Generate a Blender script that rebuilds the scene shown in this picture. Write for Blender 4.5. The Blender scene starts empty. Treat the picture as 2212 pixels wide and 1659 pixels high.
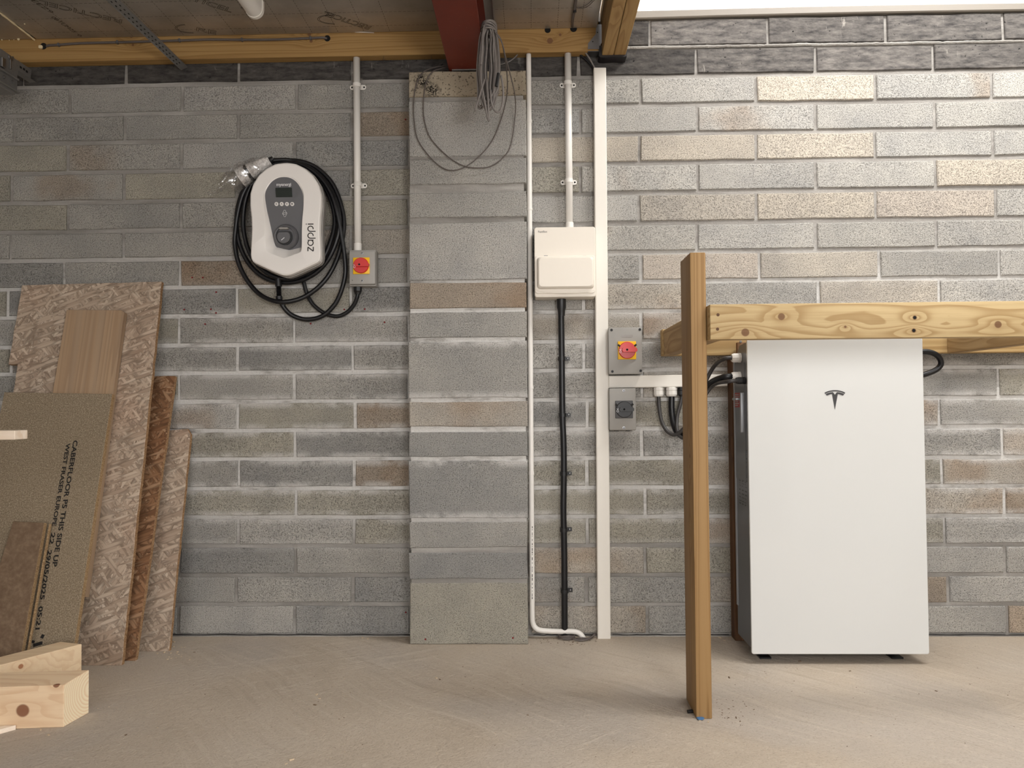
import bpy, bmesh, math, random
from mathutils import Vector, Matrix, noise as mnoise
R = random.Random(7)
SC = bpy.context.scene
COL = SC.collection
PI = math.pi
# ---------------------------------------------------------------- camera
F = 1640.0
CAM = Vector((0.0, -2.9244, 0.894))
YAW, PIT, ROL = 0.0256, 0.0265, -0.0077
_f = Vector((-math.sin(YAW)*math.cos(PIT), math.cos(YAW)*math.cos(PIT), math.sin(PIT)))
_r0 = Vector((math.cos(YAW), math.sin(YAW), 0))
_u0 = _r0.cross(_f)
_r = _r0*math.cos(ROL)+_u0*math.sin(ROL)
_u = _u0*math.cos(ROL)-_r0*math.sin(ROL)
cd = bpy.data.cameras.new('camera')
cam = bpy.data.objects.new('camera', cd)
COL.objects.link(cam)
m = Matrix.Identity(4)
for i in range(3):
    m[i][0], m[i][1], m[i][2], m[i][3] = _r[i], _u[i], -_f[i], CAM[i]
cam.matrix_world = m
cd.sensor_width = 36
cd.lens = F/2212*36
cd.clip_start = 0.05
SC.camera = cam
# ---------------------------------------------------------------- view, world, lamps
SC.view_settings.view_transform = 'Standard'
SC.view_settings.look = 'None'
SC.view_settings.gamma = 1
SC.view_settings.use_curve_mapping = False
SC.view_settings.exposure = 0.18
W = bpy.data.worlds.new('sky')
SC.world = W
W.use_nodes = True
W.node_tree.nodes['Background'].inputs[0].default_value = (1.0, 0.982, 0.972, 1)
W.node_tree.nodes['Background'].inputs[1].default_value = 4.0

def area(name, loc, target, sx, sy, watts, col=(1, 1, 1)):
    l = bpy.data.lights.new(name, 'AREA')
    l.shape = 'RECTANGLE'; l.size = sx; l.size_y = sy; l.energy = watts; l.color = col
    o = bpy.data.objects.new(name, l)
    COL.objects.link(o)
    o.location = loc
    o.rotation_euler = (Vector(target)-Vector(loc)).to_track_quat('-Z', 'Y').to_euler()
    return o
area('lamp_strip_high', (1.75, -1.0, 3.2), (1.5, -0.1, 1.6), 1.4, 0.3, 50, (1.0, 0.985, 0.955))
area('daylight_fill_front', (0.95, -3.4, 1.22), (-0.1, 0, 1.1), 0.7, 0.5, 30, (1.0, 0.985, 0.965))  # unseen area light standing in for daylight from the opening behind

# ---------------------------------------------------------------- pixels to points
def ray(u, v):
    return _f*F + _r*(u-1106) - _u*(v-829.5)
def at(u, v, Y):
    d = ray(u, v); return CAM + d*((Y-CAM.y)/d.y)
def atz(u, v, Z=0.0):
    d = ray(u, v); return CAM + d*((Z-CAM.z)/d.z)
def atx(u, v, X):
    d = ray(u, v); return CAM + d*((X-CAM.x)/d.x)
def atp(u, v, p0, n):
    d = ray(u, v); return CAM + d*((Vector(p0)-CAM).dot(n)/d.dot(n))

# ---------------------------------------------------------------- objects
WL = {}                                     # world location of every object made here
def tag(o, label=None, cat=None, group=None, kind=None):
    if label: o['label'] = label
    if cat: o['category'] = cat
    if group: o['group'] = group
    if kind: o['kind'] = kind
    return o
def thing(name, label, cat, loc=(0, 0, 0), group=None, kind=None):
    o = bpy.data.objects.new(name, None); COL.objects.link(o)
    o.empty_display_size = 0.05
    o.location = loc; WL[o] = Vector(loc)
    return tag(o, label, cat, group, kind)
def obj(name, bm, mat, parent=None, org=None, label=None, smooth=None, kind=None):
    me = bpy.data.meshes.new(name)
    base = Vector(org) if org is not None else (WL[parent] if parent else Vector((0, 0, 0)))
    if org is None and parent is None:
        zs = [v.co.z for v in bm.verts]; xs = [v.co.x for v in bm.verts]; ys = [v.co.y for v in bm.verts]
        base = Vector(((min(xs)+max(xs))/2, (min(ys)+max(ys))/2, min(zs)))
    bmesh.ops.translate(bm, verts=bm.verts, vec=-base)
    bmesh.ops.recalc_face_normals(bm, faces=bm.faces)
    bm.to_mesh(me); bm.free()
    if isinstance(mat, (list, tuple)):
        for q in mat: me.materials.append(q)
    else:
        me.materials.append(mat)
    o = bpy.data.objects.new(name, me); COL.objects.link(o)
    if parent:
        o.parent = parent; o.location = base-WL[parent]
    else:
        o.location = base
    WL[o] = base
    if smooth:
        me.shade_smooth()
        if smooth != True: me.set_sharp_from_angle(angle=math.radians(smooth))
        for pg_ in me.polygons:
            if len(pg_.vertices) > 8: pg_.use_smooth = False
    if label: o['label'] = label
    if kind: o['kind'] = kind
    return o
def dup(src, parent, loc, rot=None):
    o = src.copy(); COL.objects.link(o); o.parent = parent
    o.location = Vector(loc)-(WL[parent] if parent else Vector((0, 0, 0))); WL[o] = Vector(loc)
    if rot: o.rotation_euler = rot
    return o

# ---------------------------------------------------------------- shapes (all in world space)
def NB(): return bmesh.new()
def box(bm, x0, x1, y0, y1, z0, z1, bev=0.0, seg=1):
    t = bmesh.new()
    bmesh.ops.create_cube(t, size=1)
    for v in t.verts:
        v.co = Vector(((x0+x1)/2+v.co.x*(x1-x0), (y0+y1)/2+v.co.y*(y1-y0), (z0+z1)/2+v.co.z*(z1-z0)))
    if bev: bmesh.ops.bevel(t, geom=t.edges[:], offset=bev, segments=seg, affect='EDGES', profile=0.5)
    join(bm, t); return bm
def join(bm, t, mat=0):
    mp = {}
    for v in t.verts: mp[v] = bm.verts.new(v.co)
    for f in t.faces:
        try: nf = bm.faces.new([mp[v] for v in f.verts]); nf.material_index = f.material_index or mat; nf.smooth = f.smooth
        except ValueError: pass
    t.free()
def hexa(bm, P, bev=0.0, seg=1):
    t = bmesh.new()
    v = [t.verts.new(p) for p in P]       # 0-3 bottom loop, 4-7 top loop
    for q in ((3, 2, 1, 0), (4, 5, 6, 7), (0, 1, 5, 4), (1, 2, 6, 5), (2, 3, 7, 6), (3, 0, 4, 7)):
        t.faces.new([v[i] for i in q])
    if bev: bmesh.ops.bevel(t, geom=t.edges[:], offset=bev, segments=seg, affect='EDGES', profile=0.5)
    join(bm, t); return bm
def prism(bm, pts, vec, bev=0.0, seg=1):
    """polygon of world points pushed along vec"""
    t = bmesh.new(); vec = Vector(vec)
    a = [t.verts.new(p) for p in pts]; b = [t.verts.new(Vector(p)+vec) for p in pts]
    n = len(a)
    t.faces.new(a); t.faces.new(b[::-1])
    for i in range(n): t.faces.new([a[i], b[i], b[(i+1) % n], a[(i+1) % n]])
    bmesh.ops.recalc_face_normals(t, faces=t.faces)
    if bev:
        fr = [e for e in t.edges if e.verts[0] in a and e.verts[1] in a]
        bmesh.ops.bevel(t, geom=fr, offset=bev, segments=seg, affect='EDGES', profile=0.5)
    join(bm, t); return bm
def frame(d):
    d = d.normalized(); a = Vector((0, 0, 1)) if abs(d.z) < 0.9 else Vector((1, 0, 0))
    x = d.cross(a).normalized(); return x, d.cross(x).normalized()
def cyl(bm, p, q, r, r2=None, n=20, cap=True, bev=0.0):
    p = Vector(p); q = Vector(q); r2 = r if r2 is None else r2
    if bev: return lathe(bm, p, q-p, [(0, 0), (r-bev, 0), (r, bev), (r2, (q-p).length-bev), (r2-bev, (q-p).length), (0, (q-p).length)], n)
    x, y = frame(q-p)
    A = [bm.verts.new(p+(x*math.cos(t*2*PI/n)+y*math.sin(t*2*PI/n))*r) for t in range(n)]
    B = [bm.verts.new(q+(x*math.cos(t*2*PI/n)+y*math.sin(t*2*PI/n))*r2) for t in range(n)]
    for i in range(n): f = bm.faces.new([A[i], A[(i+1) % n], B[(i+1) % n], B[i]])
    if cap: bm.faces.new(A[::-1]); bm.faces.new(B)
    return bm
def lathe(bm, p, d, prof, n=28):
    """prof: (radius, distance along d)"""
    p = Vector(p); d = Vector(d).normalized(); x, y = frame(d); rings = []
    for r, h in prof:
        if r < 1e-6: rings.append([bm.verts.new(p+d*h)])
        else: rings.append([bm.verts.new(p+d*h+(x*math.cos(t*2*PI/n)+y*math.sin(t*2*PI/n))*r) for t in range(n)])
    for a, b in zip(rings, rings[1:]):
        if len(a) == 1 and len(b) == 1: continue
        for i in range(n):
            j = (i+1) % n
            if len(a) == 1: bm.faces.new([a[0], b[j], b[i]])
            elif len(b) == 1: bm.faces.new([a[i], a[j], b[0]])
            else: bm.faces.new([a[i], a[j], b[j], b[i]])
    return bm
def smooth_path(P, k=6, closed=False):
    P = [Vector(p) for p in P]; n = len(P); out = []
    for i in range(n if closed else n-1):
        p0 = P[(i-1) % n] if closed or i > 0 else P[0]*2-P[1]
        p1 = P[i]; p2 = P[(i+1) % n]
        p3 = P[(i+2) % n] if closed or i+2 < n else P[n-1]*2-P[n-2]
        for s in range(k):
            t = s/k
            out.append(0.5*((2*p1)+(p2-p0)*t+(2*p0-5*p1+4*p2-p3)*t*t+(3*p1-p0-3*p2+p3)*t**3))
    if not closed: out.append(P[-1])
    return out
def tube(bm, P, r, n=10, k=6, closed=False, rf=None, flat=None):
    Q = smooth_path(P, k, closed) if k else [Vector(p) for p in P]
    N = len(Q); rings = []; up = None
    for i in range(N):
        d = (Q[(i+1) % N]-Q[i-1]) if closed else (Q[min(i+1, N-1)]-Q[max(i-1, 0)])
        d.normalize()
        if up is None: x, y = frame(d)
        else:
            x = (up-d*up.dot(d))
            x = x.normalized() if x.length > 1e-6 else frame(d)[0]
            y = d.cross(x)
        up = x
        rr = rf(i/(N-1)) if rf else r
        rings.append([bm.verts.new(Q[i]+(x*math.cos(t*2*PI/n)+y*math.sin(t*2*PI/n)*(flat or 1))*rr) for t in range(n)])
    for i in range(N if closed else N-1):
        a, b = rings[i], rings[(i+1) % N]
        for t in range(n): bm.faces.new([a[t], a[(t+1) % n], b[(t+1) % n], b[t]])
    if not closed: bm.faces.new(rings[0][::-1]); bm.faces.new(rings[-1])
    return bm
def loft(bm, loops, cap0=True, cap1=True, mats=None):
    L = [[bm.verts.new(p) for p in l] for l in loops]; n = len(L[0])
    for k, (a, b) in enumerate(zip(L, L[1:])):
        for i in range(n):
            f = bm.faces.new([a[i], a[(i+1) % n], b[(i+1) % n], b[i]])
            if mats: f.material_index = mats[k]
    if cap0: bm.faces.new(L[0][::-1])
    if cap1: bm.faces.new(L[-1])
    return bm
def rrect(u0, u1, v0, v1, r, n=5):
    out = []
    for cx, cy, a in ((u1-r, v1-r, 0), (u0+r, v1-r, 90), (u0+r, v0+r, 180), (u1-r, v0+r, 270)):
        for i in range(n+1):
            t = math.radians(a+90*i/n); out.append((cx+r*math.cos(t), cy+r*math.sin(t)))
    return out
def ribbon(bm, pts, w, M, z0=0.0, z1=0.0006, closed=False, round_=False):
    """flat stroke of width w along 2D pts, mapped by matrix M"""
    P = [Vector((p[0], p[1])) for p in pts]; n = len(P); l = []; r = []
    for i in range(n):
        a = P[(i-1) % n] if closed or i else P[i]; b = P[(i+1) % n] if closed or i < n-1 else P[i]
        d = (b-a).normalized(); nn = Vector((-d.y, d.x)); l.append(P[i]+nn*w/2); r.append(P[i]-nn*w/2)
    vs = [[bm.verts.new(M @ Vector((q.x, q.y, z))) for q in s] for s, z in ((l, z1), (r, z1), (l, z0), (r, z0))]
    for i in range(n if closed else n-1):
        j = (i+1) % n
        bm.faces.new([vs[0][i], vs[1][i], vs[1][j], vs[0][j]])
        bm.faces.new([vs[0][i], vs[0][j], vs[2][j], vs[2][i]])
        bm.faces.new([vs[1][i], vs[3][i], vs[3][j], vs[1][j]])
    return bm
def arc(cx, cy, r, a0, a1, n=16):
    return [(cx+r*math.cos(math.radians(a0+(a1-a0)*i/n)), cy+r*math.sin(math.radians(a0+(a1-a0)*i/n))) for i in range(n+1)]
def text_bm(s, size, M, ext=0.0003, space=1.0, bold=0.0, outline=False):
    c = bpy.data.curves.new('lettering', 'FONT'); c.body = s; c.size = size; c.extrude = ext
    c.align_x = 'CENTER'; c.align_y = 'CENTER'; c.space_character = space; c.offset = bold; c.resolution_u = 3
    o = bpy.data.objects.new('lettering', c); COL.objects.link(o)
    dg = bpy.context.evaluated_depsgraph_get(); me = bpy.data.meshes.new_from_object(o.evaluated_get(dg))
    bm = NB(); bm.from_mesh(me)
    bpy.data.objects.remove(o); bpy.data.curves.remove(c); bpy.data.meshes.remove(me)
    bmesh.ops.transform(bm, matrix=M, verts=bm.verts)
    return bm
def facing(p, right, up):
    right = Vector(right).normalized(); up = Vector(up); up = (up-right*up.dot(right)).normalized(); n = right.cross(up)
    M = Matrix.Identity(4)
    for i in range(3): M[i][0], M[i][1], M[i][2], M[i][3] = right[i], up[i], n[i], p[i]
    return M

# ---------------------------------------------------------------- materials
MAT = {}
def srgb(r, g, b):
    f = lambda c: (c/255/12.92) if c/255 <= 0.04045 else ((c/255+0.055)/1.055)**2.4
    return (f(r), f(g), f(b), 1)
class NT:
    def __init__(s, name):
        s.m = bpy.data.materials.new(name); s.m.use_nodes = True; s.t = s.m.node_tree; s.n = s.t.nodes
        s.b = s.n['Principled BSDF']; MAT[name] = s.m
    def add(s, typ, **kw):
        x = s.n.new(typ)
        for k, v in kw.items():
            if k.startswith('i_'):
                key = k[2:]; key = int(key) if key.isdigit() else key.replace('_', ' ')
                s.set(x.inputs[key], v)
            else: setattr(x, k, v)
        return x
    def set(s, inp, v):
        if isinstance(v, bpy.types.NodeSocket): s.t.links.new(v, inp)
        else: inp.default_value = v
    def pos(s, scale=(1, 1, 1), rot=(0, 0, 0), loc=(0, 0, 0), kind='world'):
        if kind == 'world': src = s.add('ShaderNodeNewGeometry').outputs['Position']
        else: src = s.add('ShaderNodeTexCoord').outputs['Object']
        if rot != (0, 0, 0):
            r1 = s.add('ShaderNodeMapping', i_0=src); r1.inputs[2].default_value = rot; src = r1.outputs[0]
        mp = s.add('ShaderNodeMapping', i_0=src); mp.inputs[1].default_value = loc; mp.inputs[3].default_value = scale
        return mp.outputs[0]
    def noise(s, vec, scale, detail=4, rough=0.5, dist=0.0, col=False):
        x = s.add('ShaderNodeTexNoise', i_Vector=vec, i_Scale=scale, i_Detail=detail, i_Roughness=rough, i_Distortion=dist)
        return x.outputs['Color' if col else 'Fac']
    def ramp(s, fac, stops, interp='LINEAR'):
        x = s.add('ShaderNodeValToRGB', i_0=fac); cr = x.color_ramp; cr.interpolation = interp
        while len(cr.elements) < len(stops): cr.elements.new(0.5)
        for e, (p, c) in zip(cr.elements, stops): e.position = p; e.color = c if len(c) == 4 else (*c, 1)
        return x.outputs[0]
    def mix(s, fac, a, b, mode='MIX'):
        x = s.add('ShaderNodeMix', data_type='RGBA', blend_type=mode)
        s.set(x.inputs[0], fac); s.set(x.inputs[6], a); s.set(x.inputs[7], b); return x.outputs[2]
    def math(s, op, a, b=0.0, c=0.0, clamp=False):
        x = s.add('ShaderNodeMath', operation=op, use_clamp=clamp); s.set(x.inputs[0], a); s.set(x.inputs[1], b); s.set(x.inputs[2], c); return x.outputs[0]
    def step(s, v, a, b):
        x = s.add('ShaderNodeMapRange', interpolation_type='SMOOTHSTEP'); s.set(x.inputs[0], v); x.inputs[1].default_value = a; x.inputs[2].default_value = b
        return x.outputs[0]
    def bump(s, h, strength=0.3, dist=0.01):
        x = s.add('ShaderNodeBump', i_Strength=strength, i_Distance=dist, i_Height=h); s.set(s.b.inputs['Normal'], x.outputs[0])
    def out(s, col=None, rough=None, metal=None, spec=None, coat=None):
        for k, v in (('Base Color', col), ('Roughness', rough), ('Metallic', metal), ('Specular IOR Level', spec), ('Coat Weight', coat)):
            if v is not None: s.set(s.b.inputs[k], v)
        return s.m
def plain(name, col, rough=0.5, metal=0.0, grain=0.0, coat=0.0, spec=None, scale=60):
    t = NT(name)
    v = t.noise(t.pos(), scale, 3)
    c = t.mix(t.math('MULTIPLY', v, 1.0), tuple(x*(1-grain) for x in col[:3])+(1,), tuple(min(1, x*(1+grain)) for x in col[:3])+(1,))
    return t.out(c, rough, metal, coat=coat, spec=spec)

def concrete(name, pier=False):
    t = NT(name); P = t.pos()
    oi = t.add('ShaderNodeObjectInfo')
    base = oi.outputs['Color']
    off = t.add('ShaderNodeVectorMath', operation='MULTIPLY_ADD'); t.set(off.inputs[0], oi.outputs['Random']); off.inputs[1].default_value = (31, 17, 53); t.set(off.inputs[2], P)
    Q = off.outputs[0]
    big = t.noise(Q, 5, 4, 0.6)
    c = t.mix(t.ramp(big, [(0.3, (0, 0, 0)), (0.72, (1, 1, 1))]), t.mix(1.0, base, (0.86, 0.86, 0.87, 1), 'MULTIPLY'), t.mix(1.0, base, (1.15, 1.13, 1.1, 1), 'MULTIPLY'))
    # warm staining on some blocks
    st = t.math('MULTIPLY', t.step(t.noise(Q, 3.2, 3), 0.5, 0.68), t.step(oi.outputs['Alpha'], 0.5, 0.0))
    c = t.mix(t.math('MULTIPLY', st, 0.42), c, t.mix(1.0, c, (0.78, 0.56, 0.38, 1), 'MULTIPLY'))
    g1 = t.noise(P, 290, 2, 0.6)
    g2 = t.noise(P, 130, 4, 0.65, 0.2)
    pit = t.math('MULTIPLY', t.step(g1, 0.50, 0.34), t.step(g2, 0.66, 0.42))
    wht = t.step(g1, 0.52, 0.70)
    c = t.mix(t.math('MULTIPLY', pit, 0.66), c, t.mix(1.0, c, (0.26, 0.25, 0.24, 1), 'MULTIPLY'))
    c = t.mix(t.math('MULTIPLY', wht, 0.42), c, t.mix(1.0, c, (1.6, 1.57, 1.52, 1), 'MULTIPLY'))
    # lime bloom spreading from the joints of the damp middle courses
    sx = t.add('ShaderNodeSeparateXYZ', i_0=t.add('ShaderNodeTexCoord').outputs['Object'])
    wz = t.add('ShaderNodeSeparateXYZ', i_0=P)
    hz = 0.1 if pier else 0.047
    edge = t.step(t.math('ABSOLUTE', sx.outputs[2]), hz-0.028, hz+0.002)
    band = t.math('MULTIPLY', t.step(wz.outputs[2], 0.25, 0.5), t.step(wz.outputs[2], 1.45, 1.15))
    bl = t.math('MULTIPLY', t.math('MULTIPLY', edge, band), t.step(t.noise(P, 7, 5, 0.7), 0.38, 0.58))
    c = t.mix(t.math('MULTIPLY', bl, 0.72), c, (0.64, 0.62, 0.6, 1))
    h = t.math('ADD', t.math('MULTIPLY', g2, 0.6), t.math('ADD', t.math('MULTIPLY', g1, 0.5), t.math('MULTIPLY', pit, -0.5)))
    t.bump(h, 0.75, 0.0045)
    return t.out(c, 0.95, spec=0.2)
concrete('block'); concrete('pier_block', True)

t = NT('dark_block'); P = t.pos()
oi = t.add('ShaderNodeObjectInfo')
n = t.noise(t.pos((3, 3, 11)), 5, 6, 0.7)
c = t.mix(t.ramp(n, [(0.35, (0, 0, 0)), (0.7, (1, 1, 1))]), (0.045, 0.042, 0.042, 1), (0.185, 0.172, 0.16, 1))
c = t.mix(1.0, c, oi.outputs['Color'], 'MULTIPLY')
sm = t.math('MULTIPLY', t.step(t.noise(t.pos((9, 9, 3)), 5, 4, 0.6), 0.6, 0.72), t.step(t.noise(P, 3, 2), 0.5, 0.6))
c = t.mix(t.math('MULTIPLY', sm, 0.6), c, (0.42, 0.39, 0.35, 1))
p = t.noise(P, 60, 3)
c = t.mix(t.step(p, 0.34, 0.28), c, (0.01, 0.01, 0.01, 1))
t.bump(t.math('ADD', p, t.noise(P, 14, 4)), 0.5, 0.006)
t.out(c, 0.85, spec=0.25)

t = NT('mortar'); P = t.pos()
wz = t.add('ShaderNodeSeparateXYZ', i_0=P)
n = t.noise(t.pos((1.3, 1, 9)), 2.3, 4, 0.6)
c = t.ramp(n, [(0.32, (0.235, 0.22, 0.2)), (0.5, (0.32, 0.302, 0.28)), (0.68, (0.45, 0.43, 0.4))])
band = t.math('MULTIPLY', t.step(wz.outputs[2], 0.3, 0.55), t.step(wz.outputs[2], 1.6, 1.25))
bl = t.math('MULTIPLY', band, t.step(t.noise(t.pos((1, 1, 3)), 5, 5, 0.7), 0.28, 0.52))
c = t.mix(t.math('MULTIPLY', bl, 0.92), c, (0.74, 0.725, 0.70, 1))
c = t.mix(t.math('MULTIPLY', t.noise(P, 130, 3), 0.35), c, (0.2, 0.19, 0.18, 1))
t.bump(t.math('ADD', t.noise(P, 45, 5, 0.6), t.noise(P, 200, 2)), 0.5, 0.004)
t.out(c, 0.92, spec=0.2)

t = NT('padstone'); P = t.pos()
c = t.ramp(t.noise(P, 12, 4), [(0.3, (0.27, 0.225, 0.165)), (0.7, (0.39, 0.335, 0.255))])
pit = t.step(t.noise(P, 130, 3, 0.6), 0.43, 0.35)
c = t.mix(t.math('MULTIPLY', pit, 0.85), c, (0.05, 0.04, 0.03, 1))
q = at(912, 175, -0.1); q2 = at(934, 196, -0.1)
for pt in (q, q2):
    d = t.add('ShaderNodeVectorMath', operation='DISTANCE'); t.set(d.inputs[0], P); d.inputs[1].default_value = pt
    hh = t.math('MULTIPLY', t.step(d.outputs['Value'], 0.04, 0.012), t.step(t.noise(P, 150, 3, 0.7), 0.44, 0.52))
    c = t.mix(hh, c, (0.02, 0.017, 0.014, 1))
t.bump(t.math('ADD', t.noise(P, 110, 3, 0.6), t.noise(P, 30, 3)), 0.6, 0.006)
t.out(c, 0.95, spec=0.2)

t = NT('screed'); P = t.pos()
warp = t.noise(P, 0.8, 2, 0.5, col=True)
pw = t.add('ShaderNodeMix', data_type='RGBA', blend_type='ADD'); pw.inputs[0].default_value = 0.45
t.set(pw.inputs[6], P); t.set(pw.inputs[7], warp)
def sweep(ang, sx, sy, off):
    r1 = t.add('ShaderNodeMapping', i_0=pw.outputs[2]); r1.inputs[2].default_value = (0, 0, ang)
    mp = t.add('ShaderNodeMapping', i_0=r1.outputs[0]); mp.inputs[1].default_value = (off, off, 0); mp.inputs[3].default_value = (sx, sy, 1)
    return t.noise(mp.outputs[0], 1.0, 5, 0.65)
s1 = sweep(0.75, 2.5, 46, 0); s2 = sweep(-0.45, 2.2, 40, 7)
where1 = t.step(t.noise(t.pos(loc=(9, 2, 0)), 1.0, 2), 0.46, 0.6); where2 = t.step(t.noise(t.pos(loc=(1, 8, 0)), 1.0, 2), 0.48, 0.62)
blot = t.noise(P, 1.7, 4, 0.55)
c = t.ramp(blot, [(0.3, (0.455, 0.38, 0.30)), (0.5, (0.515, 0.435, 0.35)), (0.7, (0.53, 0.46, 0.385))])
grey = t.step(t.noise(t.pos(loc=(3, 5, 0)), 1.3, 3), 0.5, 0.66)
c = t.mix(t.math('MULTIPLY', grey, 0.55), c, (0.44, 0.395, 0.355, 1))
a1 = t.math('MULTIPLY', t.step(s1, 0.5, 0.66), where1); a2 = t.math('MULTIPLY', t.step(s2, 0.5, 0.66), where2)
c = t.mix(t.math('MULTIPLY', t.math('MAXIMUM', a1, a2), 0.35), c, (0.62, 0.54, 0.45, 1))
d1 = t.math('MULTIPLY', t.step(s1, 0.46, 0.34), where1)
c = t.mix(t.math('MULTIPLY', d1, 0.25), c, (0.30, 0.24, 0.185, 1))
fine = t.noise(P, 150, 4, 0.7); med = t.noise(P, 42, 5, 0.7)
c = t.mix(t.math('MULTIPLY', t.step(fine, 0.5, 0.3), 0.38), c, (0.25, 0.205, 0.16, 1))
c = t.mix(t.math('MULTIPLY', t.step(med, 0.55, 0.75), 0.35), c, (0.66, 0.58, 0.48, 1))
h = t.math('ADD', t.math('MULTIPLY', t.math('ADD', a1, a2), 0.25), t.math('ADD', t.math('MULTIPLY', med, 1.0), t.math('MULTIPLY', fine, 0.45)))
t.bump(h, 0.5, 0.011)
t.out(c, 0.85, spec=0.25)

def wood(name, light, dark, axis='x', knots=(), ring=9.0, kind='world', grey=0.0, rough=0.65, knotcol=(0.16, 0.075, 0.035, 1), org=(0, 0, 0), dist=1.0, contrast=1.0, rot=(0, 0, 0), lng=.35):
    t = NT(name); P = t.pos(loc=org, kind=kind, rot=rot)
    sc = {'x': (lng, 7, 7), 'y': (7, lng, 7), 'z': (7, 7, lng)}[axis]
    el = {'x': (0.45, 1, 1), 'y': (1, 0.45, 1), 'z': (1, 1, 0.45)}[axis]
    S = t.add('ShaderNodeMapping', i_0=P); S.inputs[3].default_value = sc
    field = t.noise(S.outputs[0], 0.9, 3, 0.5)
    kn = None; halo = None
    for (kx, ky, kz, kr) in knots:
        a = t.add('ShaderNodeVectorMath', operation='SUBTRACT'); t.set(a.inputs[0], P); a.inputs[1].default_value = (kx, ky, kz)
        b = t.add('ShaderNodeVectorMath', operation='LENGTH'); t.set(b.inputs[0], a.outputs[0])
        a2 = t.add('ShaderNodeVectorMath', operation='MULTIPLY'); t.set(a2.inputs[0], a.outputs[0]); a2.inputs[1].default_value = el
        b2 = t.add('ShaderNodeVectorMath', operation='LENGTH'); t.set(b2.inputs[0], a2.outputs[0])
        kk = t.step(b.outputs['Value'], kr, kr*0.75)
        hh = t.math('POWER', 2.7, t.math('MULTIPLY', b2.outputs['Value'], -0.45/kr))
        kn = kk if kn is None else t.math('MAXIMUM', kn, kk)
        halo = hh if halo is None else t.math('MAXIMUM', halo, hh)
    fl = t.math('MULTIPLY', field, ring*dist)
    if halo is not None: fl = t.math('ADD', fl, t.math('MULTIPLY', halo, 3.2))
    fr = t.math('FRACT', fl)
    ringc = t.math('MULTIPLY', t.math('POWER', t.step(fr, 0.1, 0.9), 2.2), t.step(fr, 1.0, 0.93))
    fib = t.noise(S.outputs[0], 14, 4, 0.6)
    c = t.mix(t.math('MULTIPLY', ringc, 0.75*contrast), light, dark)
    c = t.mix(t.math('MULTIPLY', t.step(fib, 0.42, 0.65), 0.3*contrast), c, dark)
    blot = t.noise(P, 5, 3)
    c = t.mix(t.math('MULTIPLY', blot, 0.35), c, t.mix(1.0, c, (0.82, 0.78, 0.72, 1), 'MULTIPLY'))
    if grey: c = t.mix(t.math('MULTIPLY', t.step(t.noise(S.outputs[0], 3, 4, 0.7), 0.35, 0.7), grey), c, (0.22, 0.19, 0.165, 1))
    if kn is not None:
        c = t.mix(t.math('MULTIPLY', halo, 0.35), c, dark)
        c = t.mix(t.math('MULTIPLY', kn, 0.88), c, knotcol)
    t.bump(t.math('ADD', fib, t.math('MULTIPLY', ringc, 0.4)), 0.18, 0.003)
    return t.out(c, rough, spec=0.3)

def osb(name, cols, scale=1.0):
    t = NT(name); c = cols[0]; h = 0.5
    for k, (ang, off) in enumerate(((0.2, 0), (1.1, 5), (-0.7, 9), (0.55, 14), (-1.25, 21), (1.57, 30), (0.0, 40), (2.1, 51), (0.85, 62), (-0.35, 73))):
        P = t.pos((13*scale, 82*scale, 1), (0, 0, ang), (off, off*1.7, off), 'object')
        w = t.add('ShaderNodeMix', data_type='RGBA', blend_type='ADD'); w.inputs[0].default_value = 0.3
        t.set(w.inputs[6], P); t.set(w.inputs[7], t.noise(P, 0.8, 2, col=True))
        v = t.add('ShaderNodeTexVoronoi', i_Vector=w.outputs[2], i_Scale=1.0); v.inputs['Randomness'].default_value = 1
        sp = t.add('ShaderNodeSeparateColor', i_0=v.outputs['Color'])
        on = t.math('GREATER_THAN', sp.outputs[0], 0.62) if k else 1.0
        fib = t.noise(t.pos((18, 420, 1), (0, 0, ang), (off, off, off), 'object'), 1.0, 3, 0.6)
        fc = t.ramp(t.math('ADD', t.math('MULTIPLY', sp.outputs[1], 0.8), t.math('MULTIPLY', fib, 0.3)), [(0.1, cols[0]), (0.45, cols[1]), (0.75, cols[2]), (1.0, cols[3])])
        edge = t.step(v.outputs['Distance'], 0.42, 0.75)
        fc = t.mix(t.math('MULTIPLY', edge, 0.5), fc, tuple(x*0.35 for x in cols[0][:3])+(1,))
        c = t.mix(on, c, fc)
        h = t.math('ADD', t.math('MULTIPLY', h, t.math('SUBTRACT', 1.0, on)), t.math('MULTIPLY', on, sp.outputs[2]))
    blot = t.noise(t.pos(kind='object'), 3.5, 3)
    c = t.mix(t.math('MULTIPLY', t.step(blot, 0.45, 0.7), 0.2), c, t.mix(1.0, c, (1.1, 0.8, 0.68, 1), 'MULTIPLY'))
    t.bump(h, 0.35, 0.004)
    return t.out(c, 0.8, spec=0.25)
osb('osb_pale', [srgb(158, 138, 120), srgb(178, 158, 139), srgb(190, 171, 152), srgb(208, 191, 172)], 1.2)
osb('osb_red', [srgb(108, 76, 52), srgb(138, 101, 72), srgb(156, 120, 90), srgb(174, 142, 112)], 1.15)
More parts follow.
